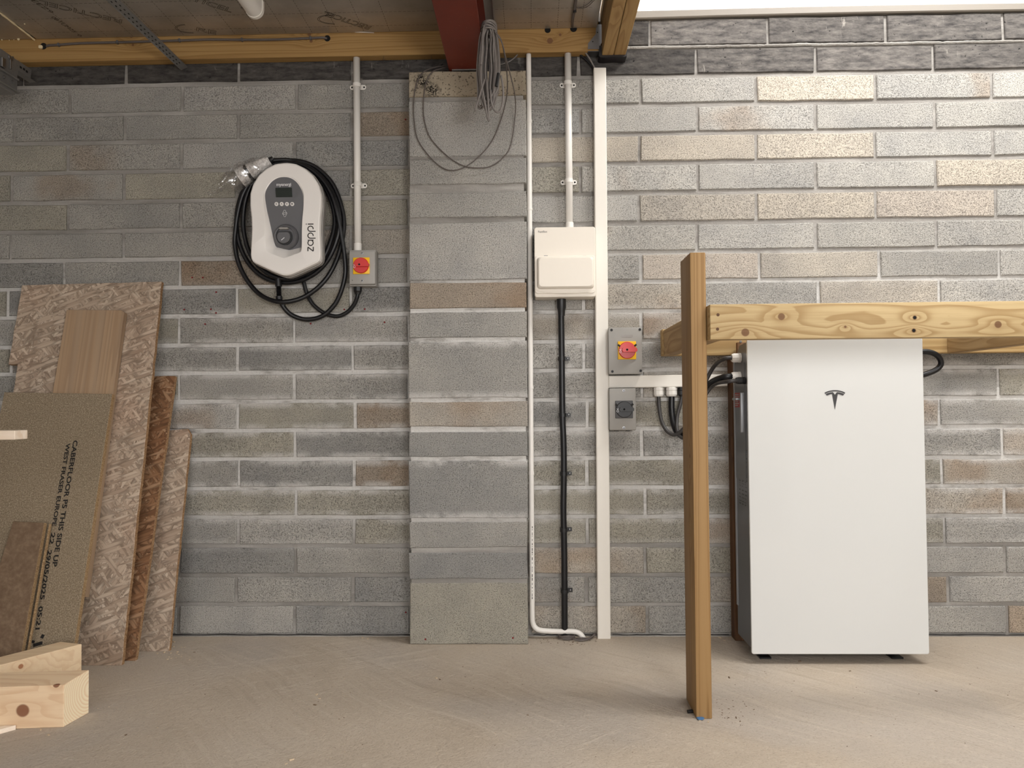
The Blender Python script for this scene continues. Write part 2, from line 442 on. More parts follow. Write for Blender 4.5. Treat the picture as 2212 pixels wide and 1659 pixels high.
def particle(name, a, b, c3, scale):
    t = NT(name)
    P = t.pos(kind='object')
    n1 = t.noise(P, scale, 3, 0.7, 0.5); n2 = t.noise(P, scale*2.7, 2, 0.6)
    c = t.ramp(t.math('ADD', t.math('MULTIPLY', n1, 0.6), t.math('MULTIPLY', n2, 0.4)), [(0.38, a), (0.52, b), (0.63, c3)])
    c = t.mix(t.math('MULTIPLY', t.noise(P, 3, 3), 0.3), c, t.mix(1.0, c, (0.7, 0.66, 0.6, 1), 'MULTIPLY'))
    t.bump(n1, 0.2, 0.003)
    return t.out(c, 0.75, spec=0.3)
particle('chipboard', srgb(114, 100, 81), srgb(146, 131, 110), srgb(186, 171, 148), 230)
particle('chip_edge', srgb(130, 104, 74), srgb(168, 140, 104), srgb(200, 176, 140), 190)
particle('hardboard', srgb(114, 93, 74), srgb(126, 105, 85), srgb(138, 117, 96), 30)
particle('osb_edge', srgb(120, 90, 62), srgb(165, 130, 95), srgb(190, 160, 125), 120)

# knots given in world space
kA = lambda L, Y: [(*at(u, v, Y), r) for u, v, r in L]
wood('wood_ledger', srgb(166, 133, 84), srgb(134, 100, 56), 'x', kA([(284, 78, .008), (287, 97, .006), (668, 74, .008), (672, 89, .007), (1188, 88, .013), (1210, 75, .006)], -.047), ring=26, contrast=.8, lng=.16)
wood('wood_post', srgb(160, 128, 86), srgb(132, 99, 60), 'z', kA([(1487, 985, .008), (1484, 1155, .006)], -.72), ring=40, lng=.10, contrast=.85)
wood('wood_rail', srgb(200, 177, 134), srgb(160, 130, 86), 'x', kA([(1610, 718, .0125), (1688, 684, .011), (1976, 686, .007), (1974, 714, .007), (2156, 701, .011), (1826, 706, .004)], -.80), ring=24, lng=.22)
wood('wood_joist', srgb(184, 156, 114), srgb(150, 120, 80), 'y', kA([(1443, 745, .007)], -.1)+[(1.565, -.18, 1.14, .02)], ring=12)
wood('wood_back', srgb(196, 168, 120), srgb(166, 134, 88), 'x', (), ring=22, lng=.2)
wood('wood_double', srgb(162, 132, 86), srgb(134, 102, 60), 'y', [(*atz(1336, 25, 2.235), .012)], ring=12)
wood('wood_dark', srgb(104, 74, 50), srgb(76, 52, 34), 'z', ring=10, knots=[(*at(1574, 968, -.06), .006)])
wood('wood_pine', srgb(252, 238, 222), srgb(232, 206, 178), 'x', (), ring=13, contrast=.7, knotcol=srgb(150, 96, 66))
wood('wood_plank', srgb(182, 154, 124), srgb(146, 117, 91), 'y', kind='object', knots=[(.03, .52, 0, .004), (.05, .42, 0, .006)], ring=22, grey=.35, contrast=.6, lng=.12)
t = NT('pine_end')      # growth rings on a cut end
P = t.pos(); d = t.add('ShaderNodeVectorMath', operation='DISTANCE'); t.set(d.inputs[0], P); d.inputs[1].default_value = at(166, 1484, -.72)
fr = t.math('FRACT', t.math('ADD', t.math('MULTIPLY', d.outputs['Value'], 150), t.math('MULTIPLY', t.noise(P, 14, 2), 1.2)))
c = t.mix(t.math('MULTIPLY', t.step(fr, .3, .9), .6), srgb(255, 238, 206), srgb(236, 200, 156))
t.out(c, .7)

plain('white_plastic', srgb(232, 228, 222), .38, grain=.01)
plain('white_trunk', srgb(230, 225, 216), .45, grain=.015)
plain('cream_metal', srgb(232, 224, 212), .45, grain=.01)
plain('sill_board', srgb(124, 117, 108), .5, grain=.02)
plain('charger_white', srgb(240, 236, 232), .32, grain=.005)
plain('charger_grey', srgb(96, 96, 99), .42, grain=.02)
plain('charger_rim', srgb(150, 146, 142), .4)
plain('grey_plastic', srgb(158, 155, 150), .5, grain=.02)
plain('grey_dark', srgb(84, 84, 86), .5)
plain('black_plastic', srgb(24, 24, 26), .42)
plain('black_rubber', srgb(18, 18, 21), .38, spec=.45)
plain('black_hole', srgb(8, 7, 6), .9)
plain('red_plastic', srgb(206, 40, 34), .35)
plain('yellow_plastic', srgb(246, 190, 20), .4)
plain('screen', srgb(32, 40, 36), .15)
plain('ink', srgb(52, 48, 46), .6)
plain('ink_black', srgb(26, 23, 22), .8)
plain('foil_ink', srgb(58, 48, 38), .6)
plain('white_ink', srgb(226, 226, 228), .5)
plain('grey_cable', srgb(118, 112, 108), .5, grain=.06)
plain('dark_cable', srgb(92, 84, 80), .5, grain=.08)
plain('charcoal_cable', srgb(58, 55, 54), .5, grain=.08)
plain('steel', srgb(150, 150, 152), .38, 1.0, grain=.12)
plain('steel_dark', srgb(140, 138, 136), .5, .6, grain=.15)
plain('body_grey', srgb(104, 105, 108), .36, .35)
plain('body_light', srgb(150, 152, 156), .4, .2)
plain('red_label', srgb(160, 44, 44), .5)
plain('grey_print', srgb(66, 66, 68), .5)
plain('logo_grey', srgb(78, 78, 80), .3, .6)
plain('black_sheet', srgb(26, 22, 24), .5)
plain('red_paint_dot', srgb(120, 22, 24), .7)
plain('foam', srgb(226, 208, 170), .8)
plain('blue_plastic', srgb(70, 120, 170), .4)
plain('wood_chip', srgb(206, 186, 158), .8, grain=.3)
plain('dark_chip', srgb(110, 90, 72), .8, grain=.3)
plain('render_wall', (.55, .53, .5, 1), .9, grain=.05)
plain('plaster', (.72, .71, .69, 1), .9, grain=.02)
plain('board_ceiling', (.7, .69, .67, 1), .9)
plain('earth', (.13, .12, .11, 1), .95, grain=.1)
plain('glass_white', srgb(212, 213, 212), .08, coat=0.0, scale=5)
t = NT('red_oxide'); P = t.pos()
c = t.ramp(t.noise(P, 4, 4), [(.3, srgb(98, 34, 20)), (.7, srgb(114, 45, 28))])
c = t.mix(t.math('MULTIPLY', t.step(t.noise(t.pos((40, 8, 40)), 4, 4, .7), .66, .74), .5), c, srgb(170, 110, 90))
t.bump(t.noise(P, 60, 3), .1, .002); t.out(c, .5, spec=.4)
t = NT('foil'); P = t.pos()
n = t.noise(P, 7, 4, .6)
c = t.ramp(n, [(.3, (.40, .37, .33)), (.7, (.55, .51, .46))])
t.bump(t.math('ADD', n, t.math('MULTIPLY', t.noise(P, 60, 3), .25)), .18, .01)
t.out(c, .42, .75)
def clear(name, tint, alpha, rough=.1):
    t = NT(name); tr = t.add('ShaderNodeBsdfTransparent', i_0=(*tint, 1)); gl = t.add('ShaderNodeBsdfGlossy', i_0=(1, 1, 1, 1), i_1=rough)
    di = t.add('ShaderNodeBsdfTranslucent', i_0=(.9, .9, .9, 1))
    m1 = t.add('ShaderNodeMixShader', i_0=.5, i_1=gl.outputs[0], i_2=di.outputs[0])
    P = t.pos(); w = t.math('MULTIPLY', t.step(t.noise(P, 90, 3, .6), .42, .66), alpha)
    m2 = t.add('ShaderNodeMixShader', i_0=t.math('ADD', w, alpha*.15), i_1=tr.outputs[0], i_2=m1.outputs[0])
    t.t.links.new(m2.outputs[0], t.n['Material Output'].inputs[0]); return t.m
clear('film', (.97, .97, .97), .55)
clear('window_glass', (.98, .99, .98), .03, .02)
t = NT('bubble_wrap'); v = t.add('ShaderNodeTexVoronoi', i_Vector=t.pos(), i_Scale=150)
c = t.ramp(t.noise(t.pos(), 70, 4, .7), [(.3, srgb(178, 172, 168)), (.65, srgb(238, 234, 230))])
t.bump(t.math('SUBTRACT', 1.0, v.outputs['Distance']), .6, .004); t.out(c, .25, spec=.6)
M_ = MAT
#--BUILD--
Z0 = 0.008                                  # top of the screed
ZF = 2.331                                  # underside of the foil boards
def C(u, v): return atz(u, v, Z0)
# ================================================================ room
BJL = {-1: 58, 0: 119, 1: 181.9, 2: 244, 3: 304.5, 4: 368.5, 5: 433, 6: 496.5, 7: 559, 8: 620.7, 9: 682.8, 10: 746, 11: 806, 12: 868, 13: 931, 14: 992, 15: 1056, 16: 1118, 17: 1180, 18: 1243, 19: 1305.6, 20: 1371}
BJR = {-1: 34, 0: 91, 1: 153, 2: 215, 3: 278, 4: 340, 5: 405.3, 6: 471.5, 7: 535.5, 8: 599.6, 9: 664, 10: 728, 11: 793, 12: 859, 13: 922, 14: 988, 15: 1050, 16: 1114, 17: 1177, 18: 1242, 19: 1305.6, 20: 1370}
def zJ(j, X):
    a, b = at(395, BJL[j], 0), at(2100, BJR[j], 0)
    return a.z+(b.z-a.z)*(X-a.x)/(b.x-a.x)
PJ = {-1: [(5, 1404), (6, 1659), (7, 1915), (8, 2168)],
 0: [(-.5, 50), (.5, 271), (1.5, 516), (4.5, 1250), (5.5, 1504), (6.5, 1762), (7.5, 2017)],
 1: [(0, 150), (1, 392.5), (2, 640), (5, 1383.5), (6, 1633.6), (7, 1892), (8, 2143.5)],
 2: [(-.5, 29), (.5, 269), (1.5, 514), (4.5, 1253.7), (5.5, 1506.6), (6.5, 1763), (7.5, 2020.6)],
 3: [(0, 145), (1, 391), (5, 1381.3), (6, 1633.5), (7, 1891.4), (8, 2146.6)],
 4: [(-.5, 24), (.5, 267), (4.5, 1254), (5.5, 1508), (6.5, 1763), (7.5, 2022.6)],
 5: [(0, 145.5), (1, 390.5), (5, 1380.5), (6, 1634.7), (7, 1893), (8, 2152.8)],
 6: [(-.5, 22), (.5, 266), (5.5, 1506.3), (6.5, 1763), (7.5, 2023.7)],
 7: [(0, 137), (1, 388), (5, 1385), (6, 1640.5), (7, 1900), (8, 2160)],
 8: [(-.5, 15.7), (1.5, 510.5), (6.5, 1769), (7.5, 2030)],
 9: [(1, 386), (2, 634.7), (5, 1385.6)], 10: [(1.5, 512), (2.5, 761)], 11: [(1, 385.6), (2, 634.7), (8, 2158)], 12: [(1.5, 512.6), (2.5, 766.5), (7.5, 2030)],
 13: [(2, 636.6), (8, 2166.5), (5, 1386.5)], 14: [(1.5, 515.5), (2.5, 765), (7.5, 2035)], 15: [(2, 638), (5, 1393.7), (8, 2170.6)], 16: [(1.5, 513.8), (2.5, 764.5), (7.5, 2040.6)],
 17: [(1, 386.9), (2, 637.6), (5, 1394), (8, 2172)], 18: [(1.5, 509.4), (2.5, 762), (7.5, 2049)], 19: [(1, 384.4), (2, 636), (5, 1399), (8, 2177.5)]}
XL, XR = -2.72, 3.1
wall = obj('wall_back', box(NB(), XL, XR, 0.0075, 0.22, -0.1, 2.382), M_['mortar'], org=(0, 0, 0), kind='structure')
obj('upper_wall', box(box(NB(), XL, 0.30, 0.006, 0.22, 2.378, 3.5), 2.62, XR, .006, .22, 2.378, 3.5), M_['render_wall'], wall)
G, LG, DG, WM, BE, BR, OL, PK = (.33, .322, .302), (.375, .366, .345), (.28, .277, .266), (.385, .357, .315), (.42, .383, .33), (.312, .265, .215), (.335, .319, .274), (.395, .357, .315)
TINT = {(1, 0): G, (1, 1): LG, (1, 2): G, (1, 4): G, (1, 5): LG, (1, 6): BE, (1, 7): LG, (1, 8): LG, (2, -.5): G, (2, .5): G, (2, 1.5): G, (2, 2.5): BR, (2, 4.5): LG, (2, 5.5): LG, (2, 6.5): LG, (2, 7.5): LG,
 (3, -1): OL, (3, 0): G, (3, 4): BE, (3, 5): BE, (3, 6): BE, (3, 7): LG, (3, 8): LG, (4, -1.5): OL, (4, 4.5): LG, (4, 5.5): LG, (4, 6.5): LG, (4, 7.5): BE, (5, 4): LG, (5, 5): WM, (5, 6): BE, (5, 7): PK, (5, 8): LG, (5, 2): OL,
 (6, 4.5): G, (6, 5.5): LG, (6, 6.5): G, (6, 7.5): LG, (7, 1): BR, (7, 4): G, (7, 5): PK, (7, 6): WM, (7, 7): G, (8, 1.5): OL, (8, 4.5): WM, (8, 5.5): G, (8, 6.5): WM, (9, 5): PK, (9, 0): OL, (10, 1.5): DG, (12, 1.5): OL, (12, 2.5): BR,
 (11, 2): G, (13, 1): OL, (13, 2): DG, (14, 1.5): DG, (14, 2.5): BR, (15, 1): OL, (15, 2): OL, (15, 4): OL, (15, 5): OL, (16, 1.5): G, (16, 2.5): OL, (16, 4.5): OL, (17, 1): DG, (17, 5): OL, (18, 4.5): G, (13, 8): PK, (14, 7.5): WM, (15, 8): BR, (18, 6.5): BR}
def stone(name, x0, x1, zf0, zf1, y0, depth, mat, col, parent, jag=.0016, cut=.003):
    """a block with slightly ragged front edges; zf0/zf1 give bottom and top height along x"""
    n = max(2, int((x1-x0)/.09)); fr = []
    for i in range(n+1): x = x0+(x1-x0)*i/n; fr.append((x, zf0(x), 0, -1))
    for i in range(n+1): x = x1-(x1-x0)*i/n; fr.append((x, zf1(x), 0, 1))
    cx = (x0+x1)/2; cz = (zf0(cx)+zf1(cx))/2; L = [[], [], []]
    for k, (x, z, _, s) in enumerate(fr):
        ex = 1 if x > cx else -1
        edge = abs(x-x0) < 1e-6 or abs(x-x1) < 1e-6
        jx, jz = R.uniform(-jag, jag), R.uniform(-jag, jag)
        L[0].append(Vector((x+jx*.5, y0+depth, z)))
        L[1].append(Vector((x+jx, y0+cut*R.uniform(.8, 1.6), z+jz)))
        L[2].append(Vector((x+jx-(ex*cut if edge else 0), y0+R.uniform(-.0006, .0006), z+jz-s*cut)))
    bm = NB(); loft(bm, L)
    o = obj(name, bm, mat, parent, org=(cx, y0, cz)); o.color = col; return o
for c in range(-1, 20):
    known = {k: at(u, (BJL[c]+BJL[c+1])/2, 0).x for k, u in PJ[c]}
    half = 0 if c % 2 else .5
    ks = [k-half for k in range(-2, 13)]
    def px(k):
        if k in known: return known[k]
        q = min(known, key=lambda a: abs(a-k)); return known[q]+(k-q)*.449
    for k in ks:
        x0, x1 = px(k)+.006, px(k+1)-.006
        if x1 < XL+.02 or x0 > XR-.02: continue
        x0, x1 = max(x0, XL+.001), min(x1, XR-.001)
        if c == -1 and x1 < .40: continue
        if x0 > -.445 and x1 < -.03: continue          # buried behind the pier
        gap = .0085 if c < 8 else .0075
        b = (lambda x, c=c: zJ(c+1, x)+gap) if c < 19 else (lambda x: zJ(20, x)+.004)
        tp = (lambda x, c=c: zJ(c, x)-gap) if c > -1 else (lambda x: 2.381)
        if c < 1:
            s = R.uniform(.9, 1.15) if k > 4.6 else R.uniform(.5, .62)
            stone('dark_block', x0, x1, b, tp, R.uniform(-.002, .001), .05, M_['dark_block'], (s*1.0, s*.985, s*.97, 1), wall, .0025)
            continue
        col = TINT.get((c, k))
        if col is None: col = R.choice((G, G, G, LG, DG, DG, OL, WM) if k < 4 else (G, G, LG, WM, WM, OL, PK))
        if k >= 3.5 and c < 9: col = tuple(q*1.06 for q in col)
        j = R.uniform(.93, 1.07); st = 0.0 if col in (BR, BE, PK, WM) or R.random() < .15 else 1.0
        stone('concrete_block', x0, x1, b, tp, R.uniform(-.0015, .0015), .05, M_['block'], (col[0]*j, col[1]*j, col[2]*j, st), wall)
bm = NB(); N = 160; pts = []
for i in range(N+1):
    x = .375+(XR-.38)*i/N; pts.append(Vector((x, .0035+.003*mnoise.noise(Vector((x*23, 1, 0))), zJ(0, x)+.0025*mnoise.noise(Vector((x*9, 5, 0))))))
tube(bm, pts, .009, 7, 2, rf=lambda s_: .0085+.0022*mnoise.noise(Vector((s_*140, 0, 3)))+.0012*mnoise.noise(Vector((s_*420, 0, 9))), flat=.7)
obj('mortar_bead', bm, M_['mortar'], wall, label='rough proud mortar between the two dark courses')
# red paint spots left on the wall by the builders
dot = None
def spot(u, v, Y=-.002):
    global dot
    p = at(u, v, Y)
    if dot is None:
        dot = obj('paint_spot', lathe(NB(), p, (0, -1, 0), [(0, 0), (.0036, 0), (.003, .0014), (0, .002)], 9), M_['red_paint_dot'], wall, org=p)
    else: dup(dot, wall, p)
for u, v in [(467, 631), (455.6, 668), (466.7, 676), (743.6, 668.5), (787.8, 667.7), (671, 699), (830.6, 696), (398, 668.7), (415, 599.5), (438, 599.5), (876.5, 1322.8), (876, 258), (443, 700)]: spot(u, v)

# pier of wide blocks under the steel
pier = obj('wall_pier', box(NB(), -.452, -.022, -.094, .02, -.05, 2.146), M_['mortar'], org=(0, 0, 0), kind='structure', label='concrete block pier standing out of the wall under the red steel')
PIER = [(154, 207.5, 'p'), (217, 337.5, LG), (343.5, 398, G), (415, 469.5, G), (481, 604, LG), (610.5, 665.5, BR), (674.5, 729, G), (738, 859.5, G), (868, 921.5, WM), (932.5, 986.5, DG), (995.5, 1119.5, DG), (1127.5, 1183, G), (1194.5, 1250.5, DG), (1260, 1391, OL)]
for k, (v0, v1, col) in enumerate(PIER):
    xl, xr = at(883.5+R.uniform(-1, 1), v0, -.1).x, at(1136+(v0-150)*.003+R.uniform(-1, 1), v0, -.1).x
    zt, zb = at(1010, v0, -.1).z, at(1010, v1, -.1).z
    if col == 'p':
        stone('padstone', xl-.001, xr+.001, lambda x: zb, lambda x: zt, -.104, .11, M_['padstone'], (1, 1, 1, 1), pier, .002).data.name = 'padstone'
    else:
        st = 0.0 if col in (BR, WM) else 1.0
        stone('pier_block', xl, xr, lambda x: zb, lambda x: zt, -.1, .1, M_['pier_block'], (*[q*1.05 for q in col], st), pier, .002)
for u, v in [(919, 1381), (1108, 1378)]:
    p = at(u, v, -.1025); dup(dot, pier, p)

# floor and the shell out of the frame
bm = NB()
bmesh.ops.create_grid(bm, x_segments=2, y_segments=2, size=1)
for v in bm.verts: v.co = Vector((v.co.x*3.2+.2, v.co.y*3.3-3.1, Z0))
obj('floor', bm, M_['screed'], org=(0, 0, 0), kind='structure')
obj('ground_outside', box(NB(), -9, 9, -16, -6.41, -.12, Z0-.01), M_['earth'], kind='structure')
obj('wall_left', box(NB(), XL-.2, XL, -6.4, .22, -.1, 3.5), M_['render_wall'], kind='structure')
obj('wall_right', box(NB(), XR, XR+.2, -6.4, .22, -.1, 3.5), M_['render_wall'], kind='structure')
obj('wall_partition', box(NB(), 1.62, XR, -2.52, -2.37, -.1, 3.5), M_['plaster'], kind='structure')
bm = NB(); box(bm, XL, -2.2, -6.4, -6.2, -.1, 3.5); box(bm, 1.0, XR, -6.4, -6.2, -.1, 3.5); box(bm, -2.2, 1.0, -6.4, -6.2, 2.35, 3.5)
obj('wall_front', bm, M_['render_wall'], kind='structure')
obj('ceiling_right', box(NB(), .30, XR, -6.4, .22, 3.5, 3.6), M_['board_ceiling'], kind='structure')
# foil faced insulation
ceil_ = obj('ceiling', box(NB(), XL, .27, -6.4, .22, ZF+.05, ZF+.1), M_['board_ceiling'], org=(0, 0, 0), kind='structure')
sx = atz(40, 58, ZF).x
bx0 = -.215
for a, b, y1 in ((XL, sx-.004, -.049), (sx+.004, -.302, -.049), (-.13, .262, -.049)):
    obj('insulation_board', box(NB(), a, b, -6.35, y1, ZF, ZF+.05, .002), M_['foil'], ceil_)
# foam showing at the board edges
bm = NB(); q = [atz(u, v, ZF-.003) for u, v in [(0, 28), (22, 45), (44, 62), (62, 76), (74, 86)]]
tube(bm, q, .0035, 6, 3, rf=lambda s: .0022+.0022*abs(math.sin(s*23)))
obj('foam_bead', bm, M_['foam'], ceil_)
bm = NB()
for u, v, s in ((4, 86, .003), (20, 86.5, .002), (40, 85, .005), (30, 86, .002), (53, 52, .0025)): q = atz(u, v, ZF-.002); bmesh.ops.create_icosphere(bm, subdivisions=1, radius=s, matrix=Matrix.Translation(q))
obj('foam_crumb', bm, M_['foam'], ceil_, kind='stuff')
bm = NB(); P1 = [at(u, v, -.052) for u, v in [(697, 63), (712, 66), (735, 69), (760, 69), (790, 70), (808, 71)]]
tube(bm, P1, .004, 6, 4, rf=lambda s: .0045-.003*s, flat=.5); obj('foil_tear', bm, M_['white_plastic'], ceil_, label='torn bright edge of the foil')
# dashed guide lines printed on the foil
bm = NB()
def dash(p, q, w=.0014, L=.011, gp=.006):
    d = q-p; n = int(d.length/(L+gp)); d.normalize(); s = Vector((-d.y, d.x, 0))*w/2
    for i in range(n):
        a = p+d*i*(L+gp); b = a+d*L
        bm.faces.new([bm.verts.new(Vector((t.x, t.y, ZF-.0004))) for t in (a-s, b-s, b+s, a+s)])
for X in [sx+.09+.1*i for i in range(14)]+[-.09, .01, .11, .2]:
    dash(Vector((X, -.06, ZF)), Vector((X, -.75, ZF)))
for Y in (-.10, -.2, -.3, -.4):
    dash(Vector((sx+.02, Y, ZF)), Vector((-.32, Y, ZF))); dash(Vector((-.12, Y, ZF)), Vector((.25, Y, ZF)))
obj('foil_grid_print', bm, M_['foil_ink'], ceil_, kind='stuff')
def foil_word(s, pa, pb, up, size, out_=True):
    """printed so that it runs from pixel pa to pixel pb, letter tops towards pixel up"""
    a, b, c_ = atz(*pa, ZF), atz(*pb, ZF), atz(*up, ZF)
    mid = (a+b)/2; mid.z = ZF-.0004
    r = (b-a); L = r.length; r.normalize()
    u = (c_-a); u = (u-r*u.dot(r)).normalized()
    Mx = Matrix.Identity(4); n = Vector((0, 0, -1))
    for i in range(3): Mx[i][0], Mx[i][1], Mx[i][2], Mx[i][3] = r[i], u[i], n[i], mid[i]
    bm = text_bm(s, 1, Matrix.Identity(4), 0)
    w = max(v.co.x for v in bm.verts)-min(v.co.x for v in bm.verts)
    k = L/w; bmesh.ops.scale(bm, vec=(k, size/.72, 1), verts=bm.verts)
    bmesh.ops.transform(bm, matrix=Mx, verts=bm.verts)
    if out_:      # outline lettering
        t = NB(); edges = [e for e in bm.edges if len(e.link_faces) == 1]
        for e in edges:
            p, q = e.verts[0].co, e.verts[1].co; d = (q-p)
            if d.length < 1e-6: continue
            d.normalize(); sd = Vector((-d.y, d.x, 0))*.0009
            t.faces.new([t.verts.new(x) for x in (p-sd, q-sd, q+sd, p+sd)])
        bm.free(); bm = t
    return obj('foil_print', bm, M_['foil_ink'], ceil_)
foil_word('RECTICEL', (264, 46), (86, 4), (264, 70), .035)
foil_word('RECTICEL', (800, 60), (700, 28), (812, 80), .034)
foil_word('RE', (424, 63), (466, 71), (428, 52), .03)
foil_word('RECTICEL', (352, -22), (500, 23), (360, -40), .034)
foil_word('0BTUM25  0', (113, 36), (174, 78), (121, 30), .016, False)
foil_word('EEZ9', (70, 0), (112, 27), (80, -4), .018, False)
bm = NB()
for cx, cy, a0, a1 in ((505, 8, -70, 80), (718, 42, 90, 290), (410, 62, 90, 270)):
    c0 = atz(cx, cy, ZF)
    for r_ in (.03, .034):
        pts = [(c0.x+r_*1.6*math.cos(math.radians(a)), c0.y+r_*math.sin(math.radians(a))) for a in range(a0, a1, 8)]
        ribbon(bm, pts, .0014, Matrix.Identity(4), ZF-.0006, ZF-.0004)
obj('foil_swoosh_print', bm, M_['foil_ink'], ceil_)

# window over the wall on the right of the joists
win = obj('window_1', box(box(box(box(NB(), .34, 2.6, .12, .19, 2.41, 2.475), .34, 2.6, .12, .19, 3.3, 3.37), .34, .41, .12, .19, 2.475, 3.3), 2.53, 2.6, .12, .19, 2.475, 3.3), M_['white_plastic'], kind='structure')
obj('glass', box(NB(), .41, 2.53, .15, .156, 2.475, 3.3), M_['window_glass'], win)
for x in (1.12, 1.83): obj('mullion', box(NB(), x-.03, x+.03, .12, .19, 2.475, 3.3), M_['white_plastic'], win)
bm = NB()
N = 16; A = []; B = []
for i in range(N+1):
    u = 1330+(2700-1330)*i/N
    bow = 0.006*math.exp(-((u-1850)/330)**2)
    X = .30+2.32*i/N
    A.append((X, 2.383+bow*.5-(.0035 if X < .7 else 0)*(0.7-X)/.4)); B.append((X, 2.413+bow*.5-.004*(X > 1.7)*(X-1.7)))
loops = []
for (X, z0), (_, z1) in zip(A, B):
    loops.append([Vector((X, .12, z0)), Vector((X, -.010, z0)), Vector((X, -.014, z0+.004)), Vector((X, -.014, z1-.004)), Vector((X, -.010, z1)), Vector((X, .12, z1))])
loft(bm, loops)
obj('sill', bm, M_['sill_board'], win, label='pale window board under the bright window')
# black membrane edge at the foot of the wall
bm = NB()
for xa, xb in ((-1.4, -.47), (-.0, .235), (.30, .74), (1.36, 2.6)):
    pts = [Vector((xa+(xb-xa)*i/24, -.003+R.uniform(-.002, .001), Z0+.006+.004*mnoise.noise(Vector((xa+i*.37, 0, 0)))+R.uniform(-.0008, .0008))) for i in range(25)]
    tube(bm, pts, .003, 6, 2, flat=.35)
obj('trim_1', bm, M_['black_sheet'], kind='structure', label='black membrane edge along the foot of the wall')
bm = NB()
box(bm, XL, -.452, -.006, .02, -.02, Z0+.004); box(bm, -.02, XR, -.006, .02, -.02, Z0+.004)
obj('trim_2', bm, M_['mortar'], kind='structure', label='mortar fillet at the foot of the wall')

# ================================================================ overhead timber and steel
LZ = 2.242
def hole(parent, u, v, Y, r):
    p = at(u, v, Y); return obj('drilled_hole', lathe(NB(), p, (0, -1, 0), [(0, .0), (r, 0), (r, .0012), (r*.82, .0016), (0, .0016)], 16), M_['black_hole'], parent)
lg = thing('timber_ledger', 'long honey-coloured timber under the foil ceiling, fixed along the wall with a clipped grey cable', 'timber', (-1.3, -.02, LZ))
obj('plank', box(NB(), XL, -.292, -.047, -.002, LZ, LZ+.135, .002), M_['wood_ledger'], lg)
hole(lg, 94, 100, -.047, .013); hole(lg, 707, 83, -.047, .012)
p = at(88, 102, -.049); obj('foam_plug', box(NB(), p.x-.006, p.x+.008, -.056, -.044, p.z-.006, p.z+.006, .002), M_['foam'], lg)
for u in (829, 932):      # pencil arrows
    bm = NB()
    Mx = facing(at(u, 126, -.0475), (1, 0, 0), (0, 0, 1))
    for pts in ([(0, .011), (0, -.009)], [(-.006, -.003), (0, -.009), (.006, -.003)]): ribbon(bm, pts, .0012, Mx, 0, .0003)
    obj('pencil_arrow', bm, M_['ink'], lg)
lg2 = thing('timber_ledger', 'short ceiling timber between the red steel and twin joists, with two drilled holes', 'timber', (.07, -.02, LZ+.001))
obj('plank', box(NB(), -.125, .268, -.047, -.002, LZ, LZ+.135, .002), M_['wood_ledger'], lg2)
hole(lg2, 1183, 65, -.047, .0115); hole(lg2, 1239, 62, -.047, .013)
# cable along the ledger
cb = thing('clipped_cable', 'thin grey cable clipped along the ceiling timber between two drilled holes', 'cable', at(400, 92, -.05))
bm = NB(); px = [(95, 99), (104, 98.5), (126, 97), (174, 93.5), (253, 91.5), (325, 89.5), (390, 87.5), (452, 85.5), (521, 86), (597, 85.5), (669, 82.5), (700, 81.5), (707, 82)]
pts = [at(u, v, -.0525) for u, v in px]; pts[0].y = -.035; pts[-1].y = -.035
tube(bm, pts, .0046, 10, 4); obj('sheath', bm, M_['dark_cable'], cb, smooth=True)
for u, v in [(127, 97), (254, 91.5), (388, 87.5), (523, 86), (671, 82.5)]:
    p = at(u, v, -.0525); obj('cable_clip', box(NB(), p.x-.004, p.x+.004, -.0595, -.047, p.z-.0065, p.z+.0065, .002), M_['grey_dark'], cb)
# steel beam
ZB = 2.1585
bm = NB(); box(bm, -.302, -.163, -2.6, -.012, ZB, ZB+.0085, .001); box(bm, -.236, -.229, -2.6, -.012, ZB+.008, ZB+.196, 0); box(bm, -.302, -.163, -2.6, -.012, ZB+.195, ZB+.2035, .001)
st = thing('steel_beam', 'red painted steel beam bearing on the block pier', 'beam', (-.232, -1.0, ZB)); tag(st, kind='thing')
obj('beam_section', bm, M_['red_oxide'], st)
obj('bearing_plate', box(NB(), -.29, -.165, -.1, -.015, ZB-.0045, ZB-.0003, .0006), M_['steel_dark'], st, label='dull steel packer plate under the beam end')
# twin joists
tj = thing('twin_joists', 'pair of honey-coloured joists bolted together, beside the bright window', 'joists', (.325, -.6, 2.223))
obj('joist', box(NB(), .2795, .3235, -3.4, -.002, 2.223, 2.423, .002), M_['wood_double'], tj)
obj('joist', box(NB(), .3255, .370, -3.4, -.002, 2.223, 2.423, .002), M_['wood_double'], tj)
bm = NB(); loft(bm, [[Vector((x, y, z)) for x, z in ((.27+i*.003, 2.26), (.268, 2.221), (.273, 2.2155), (.29, 2.2145), (.33, 2.2165), (.36, 2.2145), (.374, 2.2175), (.377, 2.26))] for i, y in enumerate((-.052, -.047, -.02, -.001))])
obj('membrane_wrap', bm, M_['black_sheet'], tj, label='black plastic wrapped round the joist ends')
